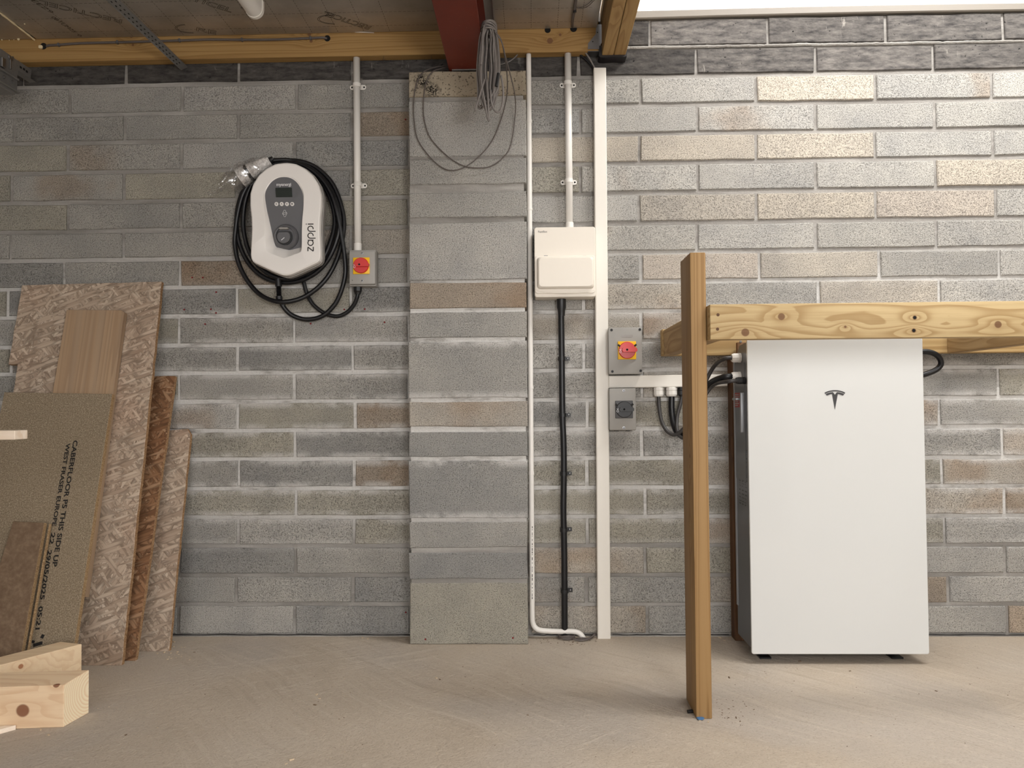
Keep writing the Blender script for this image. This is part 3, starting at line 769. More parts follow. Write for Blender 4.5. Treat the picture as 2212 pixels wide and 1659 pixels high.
# joist hangers
hg = thing('joist_hanger', 'galvanised joist hanger at the end of the short timber against the twin joists', 'bracket', (.25, -.05, LZ))
yy = -.0485; P = [at(1240+x/8.294, y/8.294, yy) for x, y in ((396, 440), (502, 440), (504, 750), (476, 800), (474, 882), (248, 882), (252, 780), (388, 612))]
obj('face_plate', prism(NB(), P, (0, -.0016, 0)), M_['steel'], hg)
x0, x1 = P[5].x, P[4].x
obj('stirrup', box(NB(), x0, x1, -.0505, -.003, LZ-.0025, LZ-.0006, .0004), M_['steel'], hg)
for x, y in ((420, 580), (336, 745)):
    p = at(1240+x/8.294, y/8.294, -.0502); obj('nail_head', lathe(NB(), p, (0, -1, 0), [(0, 0), (.0022, 0), (.0018, .001), (0, .0013)], 10), M_['black_hole'], hg)
hg2 = thing('joist_hanger', 'small galvanised hanger at the end of the long timber against the red steel', 'bracket', (-.32, -.05, LZ))
bm = NB(); box(bm, -.322, -.304, -.0505, -.0475, LZ-.002, LZ+.03, .0005); box(bm, -.322, -.304, -.0505, -.003, LZ-.0025, LZ-.0005)
obj('strap', bm, M_['steel'], hg2)
# restraint strap
rs = thing('metal_strap', 'perforated grey restraint strap crossing below the foil ceiling to the wall', 'strap', (-1.34, -.3, 2.22))
a = at(391, 152, -.004); b = at(405, 146, -.004); c2 = atz(231, 2, 2.222); d2 = atz(255, -1, 2.222); e = c2+(c2-a)*.6; f_ = d2+(d2-b)*.6
bm = NB(); prism(bm, [a, b, d2, f_, e, c2], (0, 0, .004)); obj('strip', bm, M_['steel_dark'], rs)
bm = NB()
for i in range(22):
    s = .1+i*.052
    for w in (.3, .68):
        p = (a.lerp(c2, s)).lerp(b.lerp(d2, s), w); dr = (c2-a).normalized(); sd = (b-a).normalized()
        q = [p+dr*x*.0045+sd*y*.0015+Vector((0, 0, -.0006)) for x, y in ((-1, -1), (1, -1), (1, 1), (-1, 1))]
        prism(bm, q, (0, 0, .0005))
obj('slot', bm, M_['black_hole'], rs, kind='stuff')
# garage door track end
tk = thing('track_bracket', 'dark galvanised door track end with slotted bracket at the top of the wall', 'bracket', (-1.98, -.1, 2.06))
Xt = -1.945
def tp(u, v, X=Xt): return atx(u, v, X)
obj('angle_bar', prism(NB(), [tp(38, 130), tp(68, 151), tp(66, 170), tp(38, 151)], (-.002, 0, 0)), M_['steel_dark'], tk)
bm = NB(); p0, p1 = tp(38, 150), tp(66, 169); box(bm, Xt-.03, Xt-.002, p0.y-.2, -.003, p1.z-.001, p1.z+.001); obj('angle_flange', bm, M_['steel_dark'], tk)
for u, v in ((45, 145.5), (52, 149.5), (58, 154.5)):
    p = tp(u, v, Xt+.0008); obj('slot', box(NB(), Xt, Xt+.0012, p.y-.005, p.y+.005, p.z-.004, p.z+.004), M_['black_hole'], tk)
P = [tp(0, 104), tp(6, 108), tp(38, 131), tp(37, 199), tp(31, 196), tp(0, 172)]
Q = [q.copy() for q in P]
for q in (P[0], P[5]): q.y -= .25
obj('side_plate', prism(NB(), P, (-.003, 0, 0)), M_['steel_dark'], tk)
for k, (v0, v1, dx) in enumerate(((146, 155, .012), (174, 181, .016))):
    q0, q1 = tp(0, v0), tp(36, v0+27); 
    obj('track_lip', box(NB(), Xt-.002, Xt+dx, q0.y-.25, q1.y, min(q0.z, q1.z)-.004, min(q0.z, q1.z)+.004, .002), M_['steel_dark'], tk)
bz = tp(30, 206).z; obj('track_channel', box(box(NB(), Xt-.06, Xt+.008, -.42, tp(30, 206).y, bz, bz+.016, .004), Xt-.06, Xt-.055, -.42, tp(30, 206).y, bz, bz+.07), M_['steel_dark'], tk)
for u, v in ((20, 122), (27, 125), (9, 167), (27, 177), (16, 194)):
    p = tp(u, v, Xt+.001); obj('bolt', lathe(NB(), p, (1, 0, 0), [(0, 0), (.006, 0), (.0055, .003), (0, .0045)], 12), M_['steel'], tk)
p = tp(22, 137); obj('tee_bolt', box(box(NB(), Xt, Xt+.004, p.y-.004, p.y+.004, p.z-.022, p.z+.02, .001), Xt, Xt+.005, p.y-.012, p.y+.012, p.z+.014, p.z+.022, .001), M_['steel'], tk)
p = tp(4, 136); obj('spacer', box(NB(), Xt, Xt+.01, p.y-.012, p.y+.01, p.z-.018, p.z+.018, .002), M_['steel'], tk)
# tube light
tl = thing('tube_light', 'white unlit tube batten under the foil ceiling', 'light', (-.945, -.55, 2.26))
e0 = atz(550, 42, 2.238); xx = e0.x; yy = e0.y
bm = NB(); box(bm, xx-.022, xx+.03, -1.6, yy+.002, 2.29, ZF-.001, .004, 2); obj('fixture_base', bm, M_['white_plastic'], tl)
bm = NB(); prof = [(xx+.003+.0285*math.cos(a), 2.268-.0285*math.sin(a)) for a in [PI*i/16 for i in range(17)]]
prof = [(xx-.0255, 2.296)]+prof[::-1]+[(xx+.0315, 2.296)]
loft(bm, [[Vector((x, y, z)) for x, z in prof] for y in (-1.6, yy-.012)]); obj('diffuser', bm, M_['white_plastic'], tl, smooth=40)
cap = [((x-xx-.003)*1.07+xx+.003, (z-2.27)*1.07+2.27) for x, z in prof]
bm = NB(); loft(bm, [[Vector((x, y, z)) for x, z in cap] for y in (yy-.014, yy)]); obj('end_cap', bm, M_['white_trunk'], tl, smooth=40)
# flat cable dropping to the drilled hole
fc = thing('flat_cable', 'dark flat cable dropping from the foil ceiling into a drilled hole of the short timber', 'cable', at(1240, 30, -.2))
bm = NB(); pts = [atz(1251, -40, 2.321), atz(1244, 0, 2.321), atz(1241, 22, 2.32), atz(1237, 42, 2.317), at(1236, 57, -.062), at(1239, 63, -.03)]
tube(bm, pts, .005, 8, 5, flat=.55); obj('sheath', bm, M_['dark_cable'], fc, smooth=True)
p = atz(1241.5, 23, 2.318); obj('cable_joint', lathe(NB(), p+Vector((0, 0, .006)), (.05, .3, -1), [(0, 0), (.006, 0), (.006, .012), (0, .012)], 10), M_['black_plastic'], fc)
bm = NB(); tube(bm, [atz(u, v, 2.326) for u, v, y in ((1284, 0, -.2), (1272, 12, -.2), (1258, 18, -.19), (1245, 17, -.185))], .0012, 6, 5)
tube(bm, [atz(u, v, 2.326) for u, v, y in ((1280, 0, -.205), (1268, 10, -.2), (1256, 15, -.19), (1245, 15, -.185))], .0012, 6, 5)
obj('thin_wire', bm, M_['dark_cable'], fc, smooth=True)
# ================================================================ car charger
def poly_loop(pts, c, n=112):
    """resample a star-shaped closed outline by angle about c"""
    out = []; m_ = len(pts)
    for k in range(n):
        a = 2*PI*k/n; d = Vector((math.cos(a), math.sin(a))); best = 0
        for i in range(m_):
            p = Vector(pts[i])-Vector(c); q = Vector(pts[(i+1) % m_])-Vector(c); e = q-p
            den = d.x*e.y-d.y*e.x
            if abs(den) < 1e-12: continue
            t = (p.x*e.y-p.y*e.x)/den; s = (p.x*d.y-p.y*d.x)/den
            if -1e-6 <= s <= 1+1e-6 and t > best: best = t
        out.append((c[0]+d.x*best, c[1]+d.y*best))
    return out
def ctr(p, k=4): return [(q.x, q.y) for q in smooth_path([Vector((x, y, 0)) for x, y in p], k, True)]
YC = -.128
K4 = lambda x, y, Y=YC: at(440+x/4.045, 310+y/4.045, Y)
ocen = K4(716, 640)
def cr(pts, Y=YC): return [((K4(x, y, Y)-ocen).x, (K4(x, y, Y)-ocen).z) for x, y in pts]
half = [(716, 165), (800, 175), (880, 215), (950, 275), (1000, 355), (1024, 440), (1024, 540), (1014, 640), (1010, 740), (1013, 840), (1018, 930), (1019, 985), (1010, 1022), (985, 1042), (900, 1082), (800, 1128), (752, 1147), (716, 1153)]
left = [(1428-x, y) for x, y in half[1:-1]][::-1]
out_pts = cr(half+left)
OUT = poly_loop(out_pts, (0, 0))
def sc(L, k, dx=0): 
    r = []
    for x, y in L:
        l = math.hypot(x, y); r.append((x*(l+k)/l+dx, y*(l+k)/l))
    return r
def V3(L, Y): return [Vector((ocen.x+x, Y, ocen.z+y)) for x, y in L]
ch = thing('car_charger', 'white wall-mounted car charger with a grey keyhole-shaped panel, hung with coiled black cable', 'charger', (ocen.x, -.06, ocen.z-.21))
obj('back_box', loft(NB(), [V3(sc(OUT, -.035), -.004), V3(sc(OUT, -.035), -.066)]), M_['grey_dark'], ch, smooth=40)
obj('rim', loft(NB(), [V3(sc(OUT, -.008), -.064), V3(sc(OUT, .0035), -.072), V3(sc(OUT, .0045), -.098), V3(sc(OUT, .001), -.1)], True, False), M_['charger_rim'], ch, smooth=40)
rec = [(700, 280), (760, 290), (815, 325), (855, 385), (875, 450), (872, 560), (862, 660), (858, 760), (858, 860), (856, 945), (845, 962), (700, 1016), (690, 1016), (548, 958), (533, 940), (531, 860), (533, 760), (535, 660), (524, 560), (522, 450), (545, 385), (585, 325), (640, 290)]
pan = [(700, 291), (755, 300), (806, 333), (845, 388), (864, 450), (862, 540), (855, 640), (850, 740), (848, 880), (845, 888), (730, 914), (718, 914), (608, 890), (598, 872), (578, 770), (556, 650), (540, 560), (531, 450), (552, 388), (592, 333), (645, 300)]
pc = (cr([(700, 640)])[0])
def topsmooth(L):
    return ctr(L, 5) if False else [(q.x, q.y) for q in smooth_path([Vector((x, y, 0)) for x, y in L[14 if len(L) == 21 else 16:]+L[:6]], 6)]+L[6:(14 if len(L) == 21 else 16)]
REC = poly_loop(cr(topsmooth(rec)), pc); PAN = poly_loop(cr(topsmooth(pan)), pc); OUT2 = poly_loop(out_pts, pc)
def tilt(y):          # panel sinks towards its foot
    return .0015+.026*max(0, (.105-y)/.18)
shell = [V3(sc(OUT, .0), -.1), V3(sc(OUT, .0015), -.118), V3(sc(OUT, -.001), YC+.003), V3(sc(OUT, -.0055), YC)]
def blend(La, Lb, t): return [(a[0]*(1-t)+b[0]*t, a[1]*(1-t)+b[1]*t) for a, b in zip(La, Lb)]
OUTm = sc(OUT2, -.0055)
shell = [V3(sc(OUT2, .0), -.1), V3(sc(OUT2, .0015), -.118), V3(sc(OUT2, -.001), YC+.003), V3(OUTm, YC), V3(REC, YC-.0), V3(blend(REC, PAN, .15), YC+.0015)]
shell.append([Vector((ocen.x+x, YC+.0015+tilt(y), ocen.z+y)) for x, y in PAN])
obj('front_shell', loft(NB(), shell, False, False), M_['charger_white'], ch, smooth=28)
bm = NB(); loft(bm, [[Vector((ocen.x+x, YC+.0017+tilt(y), ocen.z+y)) for x, y in sc(PAN, -.0001)], [Vector((ocen.x+pc[0]+(x-pc[0])*.5, YC+.0012+tilt(y*.5+pc[1]*.5), ocen.z+pc[1]+(y-pc[1])*.5)) for x, y in PAN]], False, True)
panel = obj('panel', bm, M_['charger_grey'], ch, smooth=35)
def onp(x, y, lift=0.0): 
    p = K4(x, y); yy = p.z-ocen.z; return Vector((p.x, YC+.0012+tilt(yy)-lift, p.z))
up_ = (onp(700, 400)-onp(700, 600)).normalized()
obj('brand_print', text_bm('myenergi', .0165, facing(onp(699, 358, .0016), (1, 0, 0), up_), .0004, .92, .0002), M_['white_ink'], panel)
Ms = facing(onp(698, 425, .0005), (1, 0, 0), up_)
a = (K4(770, 425)-K4(627, 425)).length
bm = NB(); loft(bm, [[Ms @ Vector((x, y, z)) for x, y in rrect(-a/2+i, a/2-i, -a*.28+i, a*.28-i, .001)] for z, i in ((-.001, 0), (.0012, 0), (.0016, .0006))]); obj('display', bm, M_['screen'], panel)
for k, x in enumerate((629, 675, 721, 767)):
    b_ = obj('button', lathe(NB(), onp(x, 523, .0002), -(up_.cross(Vector((1, 0, 0)))).normalized() if False else facing(onp(x, 523), (1, 0, 0), up_).to_3x3().col[2], [(0, 0), (.0075, 0), (.0075, .0022), (.0068, .003), (0, .003)], 24), M_['charger_white'], panel, smooth=35)
    Mb = facing(onp(x, 523, .0036), (1, 0, 0), up_); bm = NB()
    if k == 0:
        for yy in (-.0024, 0, .0024): ribbon(bm, [(-.0034, yy), (.0034, yy)], .0011, Mb)
    if k == 1: ribbon(bm, [(-.0026, -.0026), (0, .0028), (.0026, -.0026)], .0018, Mb)
    if k == 2: ribbon(bm, [(-.0026, .0026), (0, -.0028), (.0026, .0026)], .0018, Mb)
    if k == 3: ribbon(bm, [(-.0036, 0), (.0036, 0)], .002, Mb); ribbon(bm, [(0, -.0036), (0, .0036)], .002, Mb)
    obj('symbol', bm, M_['ink'], panel)
Mg = facing(onp(698, 603, .0018), (1, 0, 0), up_); bm = NB()
w = .0011
ribbon(bm, [(.0025, .0118), (-.0015, .0125), (-.0088, -.0005), (-.0078, -.0032), (.0018, -.0032), (.0068, .0016), (.0025, .0118)], w, Mg)
ribbon(bm, [(-.0025, -.0118), (.0015, -.0125), (.0088, .0005), (.0078, .0032), (-.0018, .0032), (-.0068, -.0016), (-.0025, -.0118)], w, Mg)
obj('emblem', bm, M_['white_ink'], panel)
# socket collar
cs = onp(703, 800); nn = facing(cs, (1, 0, 0), up_).to_3x3().col[2]; nn = (nn*.6+Vector((0, -1, .05))*.4).normalized()
RS = (K4(826, 800)-K4(606, 800)).length/2
sk = obj('socket', lathe(NB(), cs-nn*.006, nn, [(RS*.98, 0), (RS, .008), (RS*.93, .02), (RS*.80, .0255), (RS*.74, .025), (RS*.70, .018), (0, .018)], 40), M_['charger_grey'], ch, smooth=40)
cs2 = K4(700, 812, YC+.006); Mk = facing(cs2, (1, 0, 0), -nn.cross(Vector((1, 0, 0))))
r_ = RS*.66
def dshape(r, cut, n=40): return [(r*math.cos(t), min(r*math.sin(t), cut)) for t in [2*PI*i/n for i in range(n)]]
cs3 = cs+nn*.0135+Vector((-.004, 0, -.003)); Mk = facing(cs3, (1, 0, 0), nn.cross(Vector((1, 0, 0)))); 
bm = NB(); loft(bm, [[Mk @ Vector((x, y, z)) for x, y in dshape(r_, r_*.68)] for z in (0, .003)]); obj('seal', bm, M_['black_plastic'], sk)
bm = NB(); loft(bm, [[Mk @ Vector((x, y, z)) for x, y in dshape(r_*k, r_*.68*k)] for z, k in ((.003, .8), (.0095, .8), (.0115, .74))]); obj('cap', bm, M_['charger_grey'], sk, smooth=40)
bm = NB(); ribbon(bm, [(-.008, -.0135), (.004, -.004)], .0028, Mk, .0115, .0121); obj('painted_glint', bm, M_['white_ink'], sk, label='small white painted glint on the socket cap')  # reflected light on the cap, drawn as a white stroke
bm = NB(); loft(bm, [[Mk @ Vector((x, y+r_*.98, z)) for x, y in rrect(-r_*.55+i, r_*.55-i, -.004+i, .0045-i, .003)] for z, i in ((0, 0), (.0085, 0), (.0105, .0012))]); obj('thumb_tab', bm, M_['charger_rim'], sk, smooth=40)
# zappi lettering reading upwards
Mz = facing(K4(944, 945, YC-.0004), (0, 0, 1), (-1, 0, 0))
S = (K4(930, 700)-K4(930, 945)).length; X_ = S/245.0; bm = NB()
def zz(L): return [(x*X_, y*X_) for x, y in L]
wz_ = 8.5*X_; r0 = 23.0
ribbon(bm, zz([(4, 33), (40, 33)]), wz_, Mz); ribbon(bm, zz([(40, 33), (4, -14)]), wz_*1.1, Mz); ribbon(bm, zz([(4, -14), (42, -14)]), wz_, Mz)
ribbon(bm, zz(arc(77, 10, r0, 40, 330)), wz_, Mz); ribbon(bm, zz([(77+r0, 34), (77+r0, -16)]), wz_, Mz)
for cx in (140, 200):
    ribbon(bm, zz(arc(cx, 10, r0, 180, -100)), wz_, Mz); ribbon(bm, zz([(cx-r0, 12), (cx-r0, -34)]), wz_, Mz)
ribbon(bm, zz([(241, 34), (241, -16)]), wz_, Mz)
ribbon(bm, zz([(241, 50), (241, 44)]), wz_*1.25, Mz)
obj('name_print', bm, M_['ink'], ch)
p = K4(655, 1250, -.045)
bm = NB(); prof = []
for i in range(9): prof += [(.0105, i*.0042), (.0078, i*.0042+.0021)]
prof = [(0, -.03), (.0125, -.03), (.0125, 0)]+prof+[(.0125, .038), (.0125, .05), (.0095, .052), (0, .052)]
lathe(bm, p, (.04, 0, -1), prof, 18); obj('strain_relief', bm, M_['black_rubber'], ch, smooth=30)

# tethered lead, wound round the charger
ld = thing('charging_lead', 'long black charging lead wound round the white car charger', 'cable', (ocen.x, -.03, ocen.z-.27))
path = [(660, 1330, -.045), (680, 1400, -.04), (745, 1482, -.03), (840, 1528, -.024), (940, 1536, -.022), (1050, 1500, -.022), (1150, 1400, -.024), (1210, 1265, -.03), (1238, 1120, -.035), (1228, 960, -.04), (1200, 780, -.045), (1165, 600, -.05), (1110, 430, -.05),
 (1010, 290, -.05), (880, 195, -.05), (740, 165, -.045), (590, 190, -.04), (450, 290, -.04), (350, 430, -.04), (300, 600, -.035), (278, 760, -.03), (272, 880, -.028), (300, 1030, -.028), (370, 1180, -.03), (480, 1310, -.034), (610, 1375, -.06), (730, 1383, -.062), (870, 1345, -.05), (1000, 1258, -.045), (1100, 1140, -.04), (1175, 980, -.03), (1218, 800, -.022), (1222, 640, -.02), (1180, 470, -.02), (1110, 330, -.022), (990, 215, -.024), (860, 160, -.026), (720, 150, -.028),
 (570, 190, -.025), (420, 300, -.022), (330, 450, -.02), (290, 620, -.02), (292, 780, -.018), (330, 930, -.018), (410, 1070, -.02), (530, 1170, -.022), (680, 1215, -.024), (840, 1200, -.03), (980, 1130, -.035), (1090, 1010, -.04), (1160, 850, -.045), (1190, 690, -.045), (1160, 520, -.042), (1090, 370, -.04), (980, 250, -.04), (840, 178, -.04), (700, 172, -.04), (560, 220, -.04), (440, 330, -.038), (370, 480, -.036), (345, 650, -.034), (355, 800, -.034), (400, 950, -.036), (490, 1080, -.04), (620, 1165, -.044), (760, 1180, -.046), (900, 1130, -.048), (1030, 1020, -.048), (1105, 870, -.04), (1145, 700, -.03), (1125, 540, -.028), (1060, 390, -.026), (960, 260, -.03), (840, 175, -.034), (740, 146, -.045), (650, 146, -.05), (590, 150, -.052)]
bm = NB(); tube(bm, [K4(x, y, Y) for x, y, Y in path], .0088, 10, 4); obj('lead', bm, M_['black_rubber'], ld, smooth=True)
# supply cable to the isolator
sc_ = thing('supply_cable', 'black cable looping from under the car charger up into the small isolator', 'cable', K4(1100, 1505, -.03))
bm = NB(); tube(bm, [K4(x, y, Y) for x, y, Y in [(868, 1180, -.012), (880, 1235, -.012), (905, 1320, -.013), (955, 1405, -.013), (1030, 1468, -.012), (1100, 1500, -.012), (1180, 1508, -.013), (1260, 1470, -.015), (1315, 1405, -.02), (1342, 1340, -.026), (1348, 1290, -.028)]], .0078, 10, 5)
obj('sheath', bm, M_['black_rubber'], sc_, smooth=True)
# wrapped plug
pg = thing('wrapped_plug', 'charging plug wrapped in bubble film, tucked above the white car charger', 'plug', K4(400, 280, -.05))
A_, B_ = K4(585, 145, -.055), K4(262, 335, -.06)
ax = (B_-A_).normalized()
bm = NB(); lathe(bm, A_-ax*.012, ax, [(0, 0), (.009, 0), (.012, .014), (.016, .018), (.018, .06), (.024, .095), (.034, .105), (.034, .124), (.030, .127), (0, .127)], 26); obj('plug_body', bm, M_['black_plastic'], pg, smooth=35)
def crumple(bm, amp, sc_=60):
    for v in bm.verts:
        n_ = mnoise.noise_vector(v.co*sc_); v.co += n_*amp
bm = NB(); n = 36; loops = []
for i in range(13):
    t_ = i/12; r_ = (.0195+.0195*t_**1.1)*(1+.03*math.sin(i*2.2)); c0 = A_.lerp(B_, .02+.80*t_); x, y = frame(ax)
    loops.append([c0+(x*math.cos(2*PI*k/n)+y*math.sin(2*PI*k/n))*r_ for k in range(n)])
loft(bm, loops, False, False); crumple(bm, .0014, 90); obj('bubble_sleeve', bm, M_['bubble_wrap'], pg, smooth=True)
bm = NB(); loops = []
for i in range(10):
    t_ = i/9; r_ = .041+.004*math.sin(i*1.7); c0 = A_.lerp(B_, .3+.8*t_); loops.append([c0+(x*math.cos(2*PI*k/n)+y*math.sin(2*PI*k/n))*r_ for k in range(n)])
loft(bm, loops, False, False); crumple(bm, .004, 45); obj('clear_film', bm, M_['film'], pg, smooth=True)
bm = NB()
rows = [[(150, 300), (260, 190), (420, 130), (560, 108)], [(130, 380), (230, 280), (380, 190), (565, 125)], [(80, 430), (190, 350), (300, 290), (450, 190)], [(40, 450), (150, 420), (240, 370), (330, 300)]]
G_ = []
for a_, row in enumerate(rows):
    Pp = smooth_path([K4(x, y, -.03-.012*math.sin(a_*1.9+i)) for i, (x, y) in enumerate(row)], 6); G_.append([bm.verts.new(q+mnoise.noise_vector(q*70)*.005) for q in Pp])
for ra, rb in zip(G_, G_[1:]):
    for i in range(len(ra)-1): bm.faces.new([ra[i], ra[i+1], rb[i+1], rb[i]])
bmesh.ops.subdivide_edges(bm, edges=bm.edges[:], cuts=1, use_grid_fill=True); crumple(bm, .003, 110)
obj('loose_film', bm, M_['film'], pg, smooth=True)

# ================================================================ isolators
def panel_box(px0, px1, Yf, mat, parent, name, y_back=-.002, bev=.003, shrink=0.0):
    a, b = at(*px0, Yf), at(*px1, Yf)
    return obj(name, box(NB(), a.x+shrink, b.x-shrink, Yf, y_back, b.z+shrink, a.z-shrink, bev, 2), mat, parent, smooth=30)
def screw(u, v, Y, r, parent, mat='steel'):
    p = at(u, v, Y); s = obj('screw', lathe(NB(), p, (0, -1, 0), [(0, .0), (r, 0), (r*.92, .0012), (0, .0016)], 14), M_[mat], parent)
    bm = NB(); Mx = facing(p+Vector((0, -.0016, 0)), (1, .0, .6), (-.6, 0, 1)); ribbon(bm, [(-r*.6, 0), (r*.6, 0)], r*.25, Mx); ribbon(bm, [(0, -r*.6), (0, r*.6)], r*.25, Mx); obj('cross_slot', bm, M_['black_hole'], s)
def rotary(cu, cv, Yf, half, rad, mplate, mknob, parent, ears):
    p = at(cu, cv, Yf)
    pl = obj('plate', box(NB(), p.x-half, p.x+half, Yf-.006, Yf, p.z-half, p.z+half, .002, 2), M_[mplate], parent, smooth=30)
    k = obj('knob', lathe(NB(), p+Vector((0, -.006, 0)), (0, -1, 0), [(0, 0), (rad, 0), (rad, .007), (rad*.94, .0095), (0, .0095)], 32), M_[mknob], parent, smooth=35)
    hb = []
    for x, h in ((-.55, .24), (.98, .24), (1.12, .1), (1.12, -.16), (.98, -.26), (-.55, -.26), (-.66, 0)): hb.append(Vector((p.x+x*rad, Yf-.015, p.z+h*rad+.0008)))
    obj('grip', prism(NB(), hb, (0, -.014, 0), .0), M_[mknob], k)
    obj('pivot', lathe(NB(), p+Vector((-rad*.08, -.029, .0008)), (0, -1, 0), [(0, 0), (rad*.13, 0), (rad*.13, .0006), (0, .0006)], 14), M_['black_hole'], k)
    q = p+Vector((-rad*.8, -.0157, -rad*.05)); bm = text_bm('O', rad*.42, facing(q+Vector((0, 0, -.004)), (.0, 0, 1), (-1, 0, 0)), .0002); t_ = text_bm('I', rad*.42, facing(q+Vector((0, 0, .004)), (0, 0, 1), (-1, 0, 0)), .0002); join(bm, t_)
    obj('position_print', bm, M_['white_ink'], k)
    if ears:
        for s in (-1, 1):
            e = p+Vector((s*rad*.93, -.0125, rad*.55)); d = Vector((s*.8, 0, .6))
            bm = NB(); cyl(bm, e-d*.004, e+d*.006, .0035, n=10); obj('lock_tab', bm, M_['black_plastic'], pl)
    return pl
K5 = lambda x, y: (1120+x/3.387, 470+y/3.387)
i1 = thing('isolator_switch', 'small grey isolator with red and yellow rotary switch beside the car charger', 'switch', at(785, 614, -.03))
panel_box((756, 541), (811, 617), -.052, M_['grey_plastic'], i1, 'base', shrink=-.0015)
panel_box((754.5, 543), (810, 613.5), -.072, M_['grey_plastic'], i1, 'lid', -.053)
rotary(781, 574.5, -.072, .0315, .0295, 'yellow_plastic', 'red_plastic', i1, False)
for v in (547, 606.5): screw(782.5, v, -.072, .0045, i1)
screw(761.5, 605.5, -.0715, .003, i1, 'grey_plastic')
p = at(772.5, 614.5, -.03); bm = NB(); lathe(bm, p+Vector((0, 0, .002)), (0, 0, -1), [(0, 0), (.0125, 0), (.0125, .008), (.0165, .01), (.0165, .028), (.013, .034), (.011, .04), (0, .04)], 8)
obj('cable_gland', bm, M_['black_plastic'], i1)
i2 = thing('isolator_switch', 'large grey isolator with red and yellow rotary switch above the horizontal white trunking', 'switch', at(1351, 808, -.04))
a, b = K5(657, 805), K5(907, 1145)
panel_box((a[0]+1, a[1]+1), (b[0]-1, b[1]), -.055, M_['grey_plastic'], i2, 'base')
panel_box(a, b, -.078, M_['grey_plastic'], i2, 'lid', -.056)
rotary(*K5(793, 972), -.078, .034, .0315, 'yellow_plastic', 'red_plastic', i2, True)
for x, y in ((681, 823), (888, 819), (687, 1126), (894, 1121)): screw(*K5(x, y), -.078, .0052, i2, 'black_plastic')
p = at(*K5(795, 866), -.0782); bm = NB(); Mx = facing(p, (1, 0, 0), (0, 0, 1)); ribbon(bm, [(-.021, 0), (.021, 0)], .0085, Mx, 0, .0004); obj('rating_label', bm, M_['charger_rim'], i2)
i3 = thing('isolator_switch', 'grey isolator with black rotary switch below the horizontal white trunking', 'switch', at(1345, 929, -.04))
a, b = K5(664, 1249), K5(862, 1554)
panel_box((a[0]+1, a[1]+1), (b[0]-1, b[1]+1), -.045, M_['grey_plastic'], i3, 'base')
panel_box(a, b, -.066, M_['grey_plastic'], i3, 'lid', -.046)
rotary(*K5(772, 1404), -.066, .033, .0305, 'grey_dark', 'black_plastic', i3, True)
for x, y in ((770, 1266), (771, 1538)): screw(*K5(x, y), -.066, .0055, i3)
for x in (715, 800):
    p = at(*K5(x, 1556), -.03); obj('blank_plug', lathe(NB(), p+Vector((0, 0, .002)), (0, 0, -1), [(0, 0), (.009, 0), (.009, .005), (0, .006)], 14), M_['black_plastic'], i3)

# ================================================================ conduits
def saddle(u, v, Yc, r, parent):
    p = at(u, v, Yc); bm = NB(); w = .0075
    tb = [(p.x+(r+.0022)*math.cos(t), Yc+(r+.0022)*math.sin(t)) for t in [PI+PI*i/14 for i in range(15)]]
    ti = [(p.x+(r+.0002)*math.cos(t), Yc+(r+.0002)*math.sin(t)) for t in [2*PI-PI*i/14 for i in range(15)]]
    ring = tb+ti
    loft(bm, [[Vector((x, y, z)) for x, y in ring] for z in (p.z-w, p.z+w)])
    s = obj('saddle', bm, M_['white_plastic'], parent, smooth=40)
    bm = NB(); ln = rrect(-r-.0185, r+.0185, -.0095, .0095, .009, 6)
    prism(bm, [Vector((p.x+x, -.0035, p.z+z)) for x, z in ln], (0, -.004, 0), 0)
    obj('saddle_base', bm, M_['white_plastic'], s)
    for sx_ in (-1, 1):
        q = Vector((p.x+sx_*(r+.0105), -.0076, p.z)); obj('screw_head', lathe(NB(), q, (0, -1, 0), [(0, 0), (.0036, 0), (.003, .001), (0, .0013)], 10), M_['black_hole'], s)
def conduit(label, px, Yc, r, couplers=(), saddles=(), mat='white_plastic', name='conduit', cat='conduit'):
    pts = [at(u, v, y if y is not None else Yc) for u, v, y in px]
    t_ = thing(name, label, cat, pts[-1])
    bm = NB(); tube(bm, pts, r, 18, 8 if len(pts) > 2 else 0); obj('pipe', bm, M_[mat], t_, smooth=True)
    for u, v, h, dr in couplers:
        p = at(u, v, Yc); obj('coupler', lathe(NB(), p-Vector((0, 0, h)), (0, 0, 1), [(0, 0), (r+dr, 0), (r+dr, 2*h), (0, 2*h)], 20), M_[mat], t_, smooth=35)
    for u, v in saddles: saddle(u, v, Yc, r, t_)
    return t_
rC = .0132
conduit('white conduit dropping from the ceiling timber to the small isolator beside the car charger', [(770.3, 120, None), (773, 541, None)], -.026, rC, [(773, 535, .016, .0018)], [(771, 184.5), (773, 398.5)])
conduit('white conduit dropping from the ceiling timber into the top of the fuse board', [(1226.5, 108, None), (1230.5, 494, None)], -.026, rC, [(1230.5, 489, .014, .002)], [(1227, 180), (1229, 391)])
c3 = conduit('thin white conduit running down beside the block pier and bending along the floor', [(1141.8, 112, -.03), (1143.2, 300, -.03), (1145, 640, -.03), (1147.5, 1000, -.03), (1149.3, 1250, -.03), (1149.6, 1320, -.03), (1151, 1345, -.03), (1158, 1357, -.032), (1172, 1362, -.034), (1210, 1364, -.034), (1236, 1364, -.034), (1250, 1367, -.034), (1259, 1376, -.036), (1262, 1386, -.036)], -.03, .0098, [(1143, 262, .006, .0012), (1144, 452, .004, .0012), (1145, 645, .003, .0008), (1146.5, 837, .005, .0012), (1147.7, 1022, .006, .0012), (1149, 1222, .002, .0008)])
bm = NB(); v = 1137
